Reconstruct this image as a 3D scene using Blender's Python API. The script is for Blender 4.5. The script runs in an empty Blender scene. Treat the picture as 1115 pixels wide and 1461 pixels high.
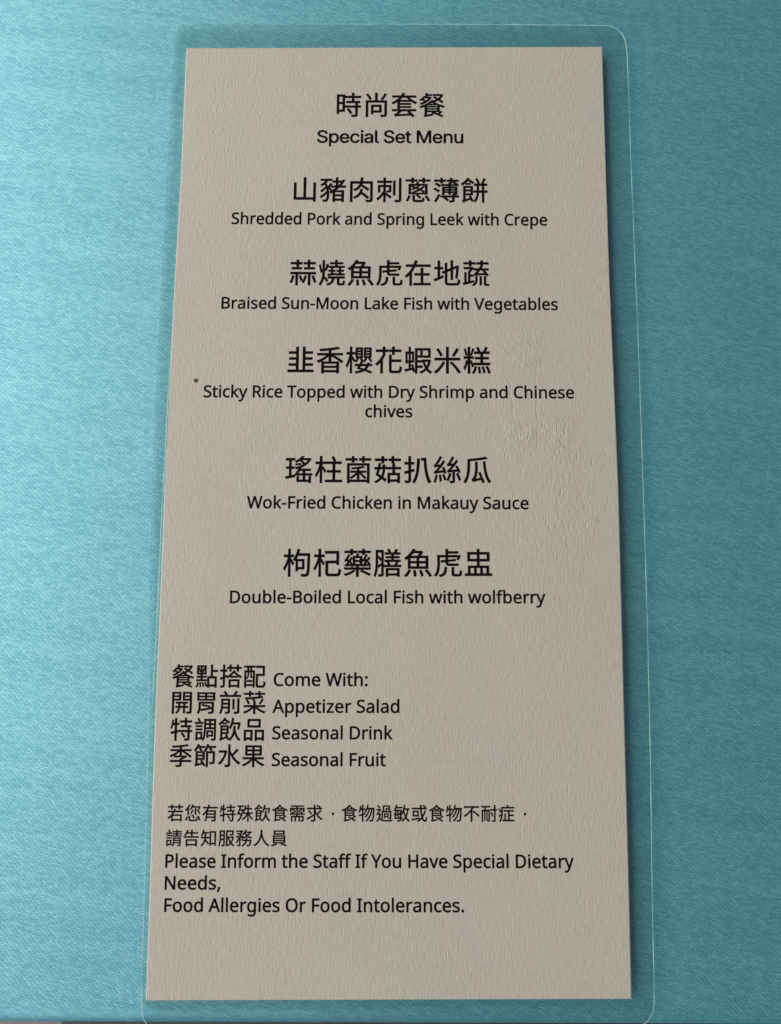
import bpy, bmesh, math, random
from mathutils import Matrix, Vector, geometry, noise

S = bpy.context.scene
COL = S.collection
R = math.radians

# ------------------------------------------------------------------ camera
CAM_LOC = (-0.000085, -0.029051, 0.178985)
CAM_ROT = [[0.9999906, -0.004278, 0.0007522], [0.0043395, 0.9914509, -0.1304082], [-0.0001879, 0.1304102, 0.9914601]]

cam = bpy.data.cameras.new('camera')
cam.sensor_fit = 'HORIZONTAL'
cam.sensor_width = 36.0
cam.lens = 36.0 * 1150.0 / 1115.0
cam.clip_start, cam.clip_end = 0.01, 50.0
camera = bpy.data.objects.new('camera', cam)
COL.objects.link(camera)
m3 = Matrix(CAM_ROT)
camera.matrix_world = Matrix.Translation(CAM_LOC) @ m3.to_4x4()
S.camera = camera

# ------------------------------------------------------------------ room light: soft ambience plus one window-sized lamp on the left
world = bpy.data.worlds.new('World')
S.world = world
world.use_nodes = True
bg = world.node_tree.nodes['Background']
bg.inputs['Color'].default_value = (0.86, 0.93, 1.0, 1)
bg.inputs['Strength'].default_value = 0.16

def area_lamp(name, loc, target, sx, sy, power, color):
    l = bpy.data.lights.new(name, 'AREA')
    l.shape = 'RECTANGLE'
    l.size, l.size_y, l.energy, l.color = sx, sy, power, color
    o = bpy.data.objects.new(name, l)
    COL.objects.link(o)
    o.location = loc
    o.rotation_euler = (Vector(target) - Vector(loc)).to_track_quat('-Z', 'Y').to_euler()
    return o

area_lamp('window_light', (-1.12, 0.45, 0.92), (0, 0.30, 0), 2.8, 1.0, 39.5, (1.0, 0.98, 0.95))

# weaker daylight from the room behind the viewer
area_lamp('room_light', (-0.7, -1.25, 0.42), (0, -0.1, 0), 0.9, 0.5, 5.5, (0.95, 0.98, 1.0))

S.view_settings.view_transform = 'Standard'
S.view_settings.look = 'None'
S.view_settings.exposure = 0.0
S.view_settings.gamma = 1.0
S.view_settings.use_curve_mapping = False

# ------------------------------------------------------------------ node helpers
def new_mat(name):
    m = bpy.data.materials.new(name)
    m.use_nodes = True
    nt = m.node_tree
    nt.nodes.clear()
    out = nt.nodes.new('ShaderNodeOutputMaterial')
    return m, nt, out

def N(nt, kind, **kw):
    n = nt.nodes.new(kind)
    for k, v in kw.items():
        if k.startswith('in_'):
            key = k[3:]
            key = int(key) if key.isdigit() else key.replace('_', ' ')
            s = n.inputs[key]
            if hasattr(v, 'is_output') or isinstance(v, bpy.types.NodeSocket):
                nt.links.new(v, s)
            else:
                s.default_value = v
        else:
            setattr(n, k, v)
    return n

def M(nt, op, a, b=None, c=None):
    n = nt.nodes.new('ShaderNodeMath')
    n.operation = op
    for i, v in enumerate((a, b, c)):
        if v is None:
            continue
        if isinstance(v, bpy.types.NodeSocket):
            nt.links.new(v, n.inputs[i])
        else:
            n.inputs[i].default_value = v
    return n.outputs[0]

def ramp(nt, fac, stops):
    n = nt.nodes.new('ShaderNodeValToRGB')
    nt.links.new(fac, n.inputs[0])
    e = n.color_ramp.elements
    while len(e) < len(stops):
        e.new(0.5)
    for el, (p, c) in zip(e, stops):
        el.position = p
        el.color = c if len(c) == 4 else (*c, 1)
    return n.outputs[0]

def mapped(nt, co, rot=0.0, scale=(1, 1, 1)):
    # rotate first, then stretch: features run along the rotated axes
    a = N(nt, 'ShaderNodeMapping', in_Vector=co)
    a.inputs['Rotation'].default_value = (0, 0, rot)
    b = N(nt, 'ShaderNodeMapping', in_Vector=a.outputs[0])
    b.inputs['Scale'].default_value = scale
    return b.outputs[0]

def mixcol(nt, fac, a, b, mode='MIX'):
    n = nt.nodes.new('ShaderNodeMix')
    n.data_type = 'RGBA'
    n.blend_type = mode
    for s, v in ((n.inputs[0], fac), (n.inputs[6], a), (n.inputs[7], b)):
        if isinstance(v, bpy.types.NodeSocket):
            nt.links.new(v, s)
        else:
            s.default_value = v
    return n.outputs[2]

# ------------------------------------------------------------------ materials
def satin():
    m, nt, out = new_mat('teal_satin')
    L = nt.links
    co = N(nt, 'ShaderNodeTexCoord').outputs['Object']
    wob = N(nt, 'ShaderNodeTexNoise', in_Vector=co, in_Scale=45.0, in_Detail=2.0)
    off = N(nt, 'ShaderNodeVectorMath', operation='SUBTRACT', in_0=wob.outputs['Color'], in_1=(.5, .5, .5))
    off = N(nt, 'ShaderNodeVectorMath', operation='SCALE', in_0=off.outputs[0])
    off.inputs['Scale'].default_value = 0.0022
    cw = N(nt, 'ShaderNodeVectorMath', operation='ADD', in_0=co, in_1=off.outputs[0]).outputs[0]
    rotd = N(nt, 'ShaderNodeMapping', in_Vector=cw)
    rotd.inputs['Rotation'].default_value = (0, 0, R(14))
    xyz = N(nt, 'ShaderNodeSeparateXYZ', in_0=rotd.outputs[0])
    P, LEN = 0.00036, 0.0013          # thread pitch, float length
    v = M(nt, 'DIVIDE', xyz.outputs[1], P)
    row = M(nt, 'FLOOR', v)
    fv = M(nt, 'SUBTRACT', v, row)
    jit = N(nt, 'ShaderNodeTexWhiteNoise', noise_dimensions='1D', in_W=row).outputs['Value']
    u = M(nt, 'ADD', M(nt, 'DIVIDE', xyz.outputs[0], LEN), M(nt, 'ADD', M(nt, 'MULTIPLY', row, 0.42), M(nt, 'MULTIPLY', jit, 0.22)))
    cell = M(nt, 'FLOOR', u)
    fu = M(nt, 'SUBTRACT', u, cell)
    # rounded profile of one thread float
    pv = M(nt, 'SINE', M(nt, 'MULTIPLY', fv, math.pi))
    pu = M(nt, 'POWER', M(nt, 'SINE', M(nt, 'MULTIPLY', fu, math.pi)), 0.5)
    h = M(nt, 'MULTIPLY', pv, pu)
    idv = N(nt, 'ShaderNodeCombineXYZ', in_0=row, in_1=cell)
    rnd = N(nt, 'ShaderNodeTexWhiteNoise', noise_dimensions='2D', in_Vector=idv.outputs[0]).outputs['Value']
    fib = N(nt, 'ShaderNodeTexNoise', in_Vector=mapped(nt, co, R(14), (900, 2600, 1)), in_Scale=1.0, in_Detail=2.0).outputs[0]
    # slubs and creases running across the cloth
    slub = N(nt, 'ShaderNodeTexNoise', in_Vector=mapped(nt, cw, R(6), (9, 190, 1)), in_Scale=1.0, in_Detail=3.0, in_Roughness=0.6).outputs[0]
    crease = N(nt, 'ShaderNodeTexNoise', in_Vector=mapped(nt, co, R(5), (5, 42, 1)), in_Scale=1.0, in_Detail=3.0).outputs[0]
    broad = N(nt, 'ShaderNodeTexNoise', in_Vector=co, in_Scale=16.0, in_Detail=3.0).outputs[0]
    bright = M(nt, 'ADD', M(nt, 'MULTIPLY', h, 0.54), M(nt, 'ADD', M(nt, 'MULTIPLY', rnd, 0.28), M(nt, 'MULTIPLY', fib, 0.32)))
    bright = M(nt, 'ADD', bright, M(nt, 'MULTIPLY', M(nt, 'SUBTRACT', slub, 0.5), 0.30))
    base = ramp(nt, bright, [(0.20, (0.006, 0.112, 0.138)), (0.62, (0.013, 0.172, 0.200)), (0.95, (0.032, 0.250, 0.280))])
    tone = ramp(nt, broad, [(0.35, (0.94, 1.02, 0.96)), (0.65, (1.04, 0.98, 1.05))])
    base = mixcol(nt, 1.0, base, tone, 'MULTIPLY')
    # stray lint and tiny snags
    lv = N(nt, 'ShaderNodeTexVoronoi', feature='F1', in_Vector=cw, in_Scale=260.0)
    lp = N(nt, 'ShaderNodeSeparateColor', in_0=lv.outputs['Color'])
    lint = M(nt, 'MULTIPLY', M(nt, 'LESS_THAN', lv.outputs['Distance'], M(nt, 'MULTIPLY', lp.outputs[1], 0.07)), M(nt, 'GREATER_THAN', lp.outputs[0], 0.90))
    base = mixcol(nt, M(nt, 'MULTIPLY', lint, 0.55), base, (0.45, 0.62, 0.62, 1))
    gl = ramp(nt, bright, [(0.20, (0.22, 0.54, 0.64)), (0.62, (0.39, 0.80, 0.92)), (0.95, (0.60, 0.99, 1.0))])
    hb = M(nt, 'ADD', M(nt, 'MULTIPLY', h, 0.00003), M(nt, 'MULTIPLY', fib, 0.00004))
    b1 = N(nt, 'ShaderNodeBump', in_Height=hb, in_Strength=0.55, in_Distance=1.0)
    cn = N(nt, 'ShaderNodeTexNoise', in_Vector=mapped(nt, cw, R(6), (3.5, 30, 1)), in_Scale=1.0, in_Detail=2.0).outputs[0]
    ridge = M(nt, 'POWER', M(nt, 'SUBTRACT', 1.0, M(nt, 'ABSOLUTE', M(nt, 'SUBTRACT', M(nt, 'MULTIPLY', cn, 2.0), 1.0))), 22.0)
    ridge = M(nt, 'MULTIPLY', ridge, M(nt, 'GREATER_THAN', broad, 0.0))
    big = M(nt, 'ADD', M(nt, 'MULTIPLY', slub, 0.00010), M(nt, 'MULTIPLY', crease, 0.0008))
    big = M(nt, 'SUBTRACT', big, M(nt, 'MULTIPLY', M(nt, 'MULTIPLY', ridge, broad), 0.00024))
    b2 = N(nt, 'ShaderNodeBump', in_Height=big, in_Strength=0.8, in_Distance=1.0, in_Normal=b1.outputs[0])
    dif = N(nt, 'ShaderNodeBsdfDiffuse', in_Color=base, in_Roughness=0.6, in_Normal=b2.outputs[0])
    glo = N(nt, 'ShaderNodeBsdfAnisotropic', in_Color=gl, in_Roughness=0.59, in_Normal=b2.outputs[0])
    mix = N(nt, 'ShaderNodeMixShader', in_0=0.50, in_1=dif.outputs[0], in_2=glo.outputs[0])
    L.new(mix.outputs[0], out.inputs[0])
    return m

def paper():
    m, nt, out = new_mat('embossed_cream_paper')
    co = N(nt, 'ShaderNodeTexCoord').outputs['Object']
    grain = N(nt, 'ShaderNodeTexNoise', in_Vector=mapped(nt, co, R(-2), (2700, 480, 1)), in_Scale=1.0, in_Detail=3.0, in_Roughness=0.6).outputs[0]
    wv = N(nt, 'ShaderNodeTexNoise', in_Vector=co, in_Scale=420.0, in_Detail=1.0).outputs['Color']
    wv = N(nt, 'ShaderNodeVectorMath', operation='MULTIPLY_ADD', in_0=wv, in_1=(0.0016, 0.0016, 0), in_2=co).outputs[0]
    cellp = N(nt, 'ShaderNodeTexVoronoi', feature='F1', in_Vector=mapped(nt, wv, R(-2), (1900, 430, 1)), in_Scale=1.0)
    pits = N(nt, 'ShaderNodeMapRange', interpolation_type='SMOOTHSTEP', in_Value=cellp.outputs['Distance'], in_1=0.45, in_2=0.05, in_3=0.0, in_4=1.0).outputs[0]
    pick = N(nt, 'ShaderNodeSeparateColor', in_0=cellp.outputs['Color']).outputs[0]
    pits = M(nt, 'MULTIPLY', pits, M(nt, 'POWER', pick, 0.8))
    patch = N(nt, 'ShaderNodeTexNoise', in_Vector=co, in_Scale=38.0, in_Detail=3.0).outputs[0]
    tone = N(nt, 'ShaderNodeTexNoise', in_Vector=mapped(nt, co, 0, (60, 34, 1)), in_Scale=0.8, in_Detail=2.0).outputs['Color']
    # two rubbed, wrinkled patches near the right-hand side
    def blob(x, y, rx, ry):
        mp = N(nt, 'ShaderNodeMapping', in_Vector=co)
        mp.inputs['Location'].default_value = (-x / rx, -y / ry, 0)
        mp.inputs['Scale'].default_value = (1 / rx, 1 / ry, 0)
        ln = N(nt, 'ShaderNodeVectorMath', operation='LENGTH', in_0=mp.outputs[0]).outputs['Value']
        n = N(nt, 'ShaderNodeMapRange', in_Value=ln, in_1=1.0, in_2=0.35, in_3=0.0, in_4=1.0)
        return n.outputs[0]
    wr = M(nt, 'MAXIMUM', blob(0.0300, 0.0305, 0.0085, 0.0085), blob(0.0325, 0.0112, 0.0150, 0.0068))
    wr = M(nt, 'MAXIMUM', wr, M(nt, 'MULTIPLY', blob(0.036, 0.001, 0.017, 0.022), 0.50))
    worn = N(nt, 'ShaderNodeTexNoise', in_Vector=co, in_Scale=230.0, in_Detail=2.0).outputs[0]
    wr = M(nt, 'MULTIPLY', wr, N(nt, 'ShaderNodeMapRange', in_Value=worn, in_1=0.38, in_2=0.62, in_3=0.1, in_4=1.1).outputs[0])
    crush = N(nt, 'ShaderNodeTexNoise', in_Vector=mapped(nt, co, R(-8), (2300, 1000, 1)), in_Scale=1.0, in_Detail=4.0, in_Roughness=0.7, in_Distortion=0.8).outputs[0]
    xyz = N(nt, 'ShaderNodeSeparateXYZ', in_0=wv)
    def crease(x0, y0, x1, y1, w):
        # a fold line from (x0, y0) down to (x1, y1)
        k = (x1 - x0) / (y1 - y0)
        dx = M(nt, 'SUBTRACT', xyz.outputs[0], M(nt, 'ADD', x0 + 0.0008, M(nt, 'MULTIPLY', M(nt, 'SUBTRACT', xyz.outputs[1], y0), k)))
        g = M(nt, 'EXPONENT', M(nt, 'MULTIPLY', M(nt, 'POWER', M(nt, 'ABSOLUTE', M(nt, 'DIVIDE', dx, w)), 2.0), -1.0))
        up_ = N(nt, 'ShaderNodeMapRange', interpolation_type='SMOOTHSTEP', in_Value=xyz.outputs[1], in_1=y1 - 0.001, in_2=y1 + 0.003, in_3=0.0, in_4=1.0).outputs[0]
        dn = N(nt, 'ShaderNodeMapRange', interpolation_type='SMOOTHSTEP', in_Value=xyz.outputs[1], in_1=y0 - 0.003, in_2=y0 + 0.001, in_3=1.0, in_4=0.0).outputs[0]
        return M(nt, 'MULTIPLY', g, M(nt, 'MULTIPLY', up_, dn))
    fold = M(nt, 'ADD', crease(0.0262, 0.0270, 0.0288, 0.0090, 0.00022), crease(0.0328, 0.0310, 0.0328, 0.0100, 0.00020))
    fold = M(nt, 'ADD', fold, crease(0.0330, 0.0160, 0.0405, 0.0085, 0.00022))
    amp = M(nt, 'ADD', 0.1, M(nt, 'MULTIPLY', patch, 1.7))
    h = M(nt, 'MULTIPLY', M(nt, 'SUBTRACT', M(nt, 'MULTIPLY', grain, 0.00011), M(nt, 'MULTIPLY', pits, 0.000048)), amp)
    h = M(nt, 'ADD', h, M(nt, 'MULTIPLY', M(nt, 'SUBTRACT', M(nt, 'MULTIPLY', crush, 0.00031), M(nt, 'MULTIPLY', pits, 0.00016)), wr))
    h = M(nt, 'SUBTRACT', h, M(nt, 'MULTIPLY', M(nt, 'MULTIPLY', fold, patch), 0.00012))
    bump = N(nt, 'ShaderNodeBump', in_Height=h, in_Strength=0.75, in_Distance=1.0)
    col = mixcol(nt, 0.07, (0.472, 0.436, 0.362, 1), tone, 'OVERLAY')
    fl = ramp(nt, grain, [(0.3, (0.90, 0.90, 0.90)), (0.7, (1.06, 1.06, 1.06))])
    col = mixcol(nt, 1.0, col, fl, 'MULTIPLY')
    pr = N(nt, 'ShaderNodeBsdfPrincipled', in_Base_Color=col, in_Roughness=0.75, in_Normal=bump.outputs[0])
    pr.inputs['Specular IOR Level'].default_value = 0.25
    pr.inputs['Coat Weight'].default_value = 0.5
    pr.inputs['Coat Roughness'].default_value = 0.38
    nt.links.new(bump.outputs[0], pr.inputs['Coat Normal'])
    nt.links.new(M(nt, 'ADD', 0.5, M(nt, 'MULTIPLY', wr, 0.5)), pr.inputs['Coat Weight'])
    nt.links.new(pr.outputs[0], out.inputs[0])
    return m

def plain(name, color, rough=0.6, spec=0.3):
    m, nt, out = new_mat(name)
    co = N(nt, 'ShaderNodeTexCoord').outputs['Object']
    n = N(nt, 'ShaderNodeTexNoise', in_Vector=co, in_Scale=700.0, in_Detail=2.0).outputs[0]
    lo = tuple(c * 0.85 for c in color)
    hi = tuple(min(1, c * 1.15) for c in color)
    pr = N(nt, 'ShaderNodeBsdfPrincipled', in_Base_Color=ramp(nt, n, [(0.3, lo), (0.7, hi)]), in_Roughness=rough)
    pr.inputs['Specular IOR Level'].default_value = spec
    nt.links.new(pr.outputs[0], out.inputs[0])
    return m

def film_mat():
    m, nt, out = new_mat('clear_laminate_film')
    co = N(nt, 'ShaderNodeTexCoord').outputs['Object']
    n = N(nt, 'ShaderNodeTexNoise', in_Vector=co, in_Scale=220.0, in_Detail=3.0).outputs[0]
    b = N(nt, 'ShaderNodeBump', in_Height=M(nt, 'MULTIPLY', n, 0.00002), in_Strength=0.5, in_Distance=1.0)
    tr = N(nt, 'ShaderNodeBsdfTransparent', in_Color=(0.925, 0.945, 0.94, 1))
    gl = N(nt, 'ShaderNodeBsdfAnisotropic', in_Color=(0.9, 0.95, 0.95, 1), in_Roughness=0.16, in_Normal=b.outputs[0])
    fc = N(nt, 'ShaderNodeLayerWeight', in_Blend=0.5, in_Normal=b.outputs[0]).outputs['Facing']
    fr = M(nt, 'ADD', 0.035, M(nt, 'MULTIPLY', M(nt, 'POWER', fc, 5.0), 0.9))
    mix = N(nt, 'ShaderNodeMixShader', in_0=fr, in_1=tr.outputs[0], in_2=gl.outputs[0])
    nt.links.new(mix.outputs[0], out.inputs[0])
    return m

def rim_mat():
    m, nt, out = new_mat('cut_film_edge')
    co = N(nt, 'ShaderNodeTexCoord').outputs['Object']
    n = N(nt, 'ShaderNodeTexNoise', in_Vector=co, in_Scale=160.0, in_Detail=4.0).outputs[0]
    tr = N(nt, 'ShaderNodeBsdfTransparent', in_Color=(0.95, 0.97, 0.96, 1))
    tl = N(nt, 'ShaderNodeBsdfTranslucent', in_Color=(0.75, 0.95, 0.93, 1))
    df = N(nt, 'ShaderNodeBsdfDiffuse', in_Color=(0.75, 0.92, 0.90, 1))
    a = N(nt, 'ShaderNodeMixShader', in_0=0.5, in_1=tl.outputs[0], in_2=df.outputs[0])
    f = N(nt, 'ShaderNodeMapRange', in_Value=n, in_1=0.35, in_2=0.7, in_3=0.25, in_4=0.85)
    mix = N(nt, 'ShaderNodeMixShader', in_0=f.outputs[0], in_1=tr.outputs[0], in_2=a.outputs[0])
    nt.links.new(mix.outputs[0], out.inputs[0])
    return m

def floor_mat():
    m, nt, out = new_mat('two_tone_floor')
    co = N(nt, 'ShaderNodeTexCoord').outputs['Object']
    xyz = N(nt, 'ShaderNodeSeparateXYZ', in_0=co)
    n = N(nt, 'ShaderNodeTexNoise', in_Vector=co, in_Scale=9.0, in_Detail=5.0).outputs[0]
    dark = ramp(nt, n, [(0.3, (0.030, 0.036, 0.042)), (0.7, (0.060, 0.066, 0.072))])
    pale = ramp(nt, n, [(0.3, (0.16, 0.14, 0.145)), (0.7, (0.22, 0.195, 0.20))])
    f = M(nt, 'LESS_THAN', xyz.outputs[0], FLOOR_SPLIT)
    col = mixcol(nt, f, dark, pale)
    pr = N(nt, 'ShaderNodeBsdfPrincipled', in_Base_Color=col, in_Roughness=0.6)
    nt.links.new(pr.outputs[0], out.inputs[0])
    return m

# ------------------------------------------------------------------ object helpers
def link(name, bm_or_mesh, mat, parent=None, smooth=False):
    if isinstance(bm_or_mesh, bmesh.types.BMesh):
        me = bpy.data.meshes.new(name)
        bm_or_mesh.to_mesh(me)
        bm_or_mesh.free()
    else:
        me = bm_or_mesh
    me.materials.clear()
    me.materials.append(mat)
    if smooth:
        for p in me.polygons:
            p.use_smooth = True
    o = bpy.data.objects.new(name, me)
    COL.objects.link(o)
    if parent:
        o.parent = parent
    return o

def grid_mesh(name, rows):
    me = bpy.data.meshes.new(name)
    nr, nc = len(rows), len(rows[0])
    verts = [v for r in rows for v in r]
    faces = [(i * nc + j, i * nc + j + 1, (i + 1) * nc + j + 1, (i + 1) * nc + j) for i in range(nr - 1) for j in range(nc - 1)]
    me.from_pydata(verts, [], faces)
    return me

FLOOR_SPLIT = -0.34
FLOOR_Z = -0.72

# ------------------------------------------------------------------ floor and cloth
bm = bmesh.new()
bm.faces.new([bm.verts.new(v) for v in ((-3, -3, FLOOR_Z), (3, -3, FLOOR_Z), (3, 3, FLOOR_Z), (-3, 3, FLOOR_Z))])
floor = link('floor', bm, floor_mat())
floor['kind'] = 'structure'

EDGE_Y, EDGE_R = -0.1083, 0.006      # where the cloth starts to roll over the table edge
def cloth_h(x, y):
    h = 0.00035 * noise.noise(Vector((x * 7, y * 34 + x * 3, 1.7)))
    h += 0.00022 * noise.noise(Vector((x * 16, y * 75 - x * 6, 5.1)))
    d = max(abs(x) - 0.06, abs(y + 0.005) - 0.12, 0) / 0.05     # lies flatter under the card
    return h * (0.25 + 0.75 * min(1, d)) - 0.0003

xs = [-0.45 + 0.9 * i / 300 for i in range(301)]
rows = []
ny = 200
for j in range(ny + 1):
    y = 0.5 + (EDGE_Y - 0.5) * j / ny
    rows.append([(x, y, cloth_h(x, y)) for x in xs])
for a in range(1, 13):
    t = R(90) * a / 12
    rows.append([(x, EDGE_Y - EDGE_R * math.sin(t) + 0.0004 * noise.noise(Vector((x * 9, 3, 0))), cloth_h(x, EDGE_Y) - EDGE_R * (1 - math.cos(t))) for x in xs])
for k in range(1, 21):
    z = -EDGE_R - 0.22 * k / 20
    rows.append([(x, EDGE_Y - EDGE_R + 0.012 * (k / 20) * math.sin(x * 40 + 0.7) + 0.0004 * noise.noise(Vector((x * 9, 3, 0))), z) for x in xs])
me = grid_mesh('tablecloth', rows)
cloth = link('tablecloth', me, satin(), smooth=True)
cloth['label'] = 'shiny teal blue satin tablecloth spread flat under the laminated menu card'
cloth['category'] = 'tablecloth'

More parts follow.
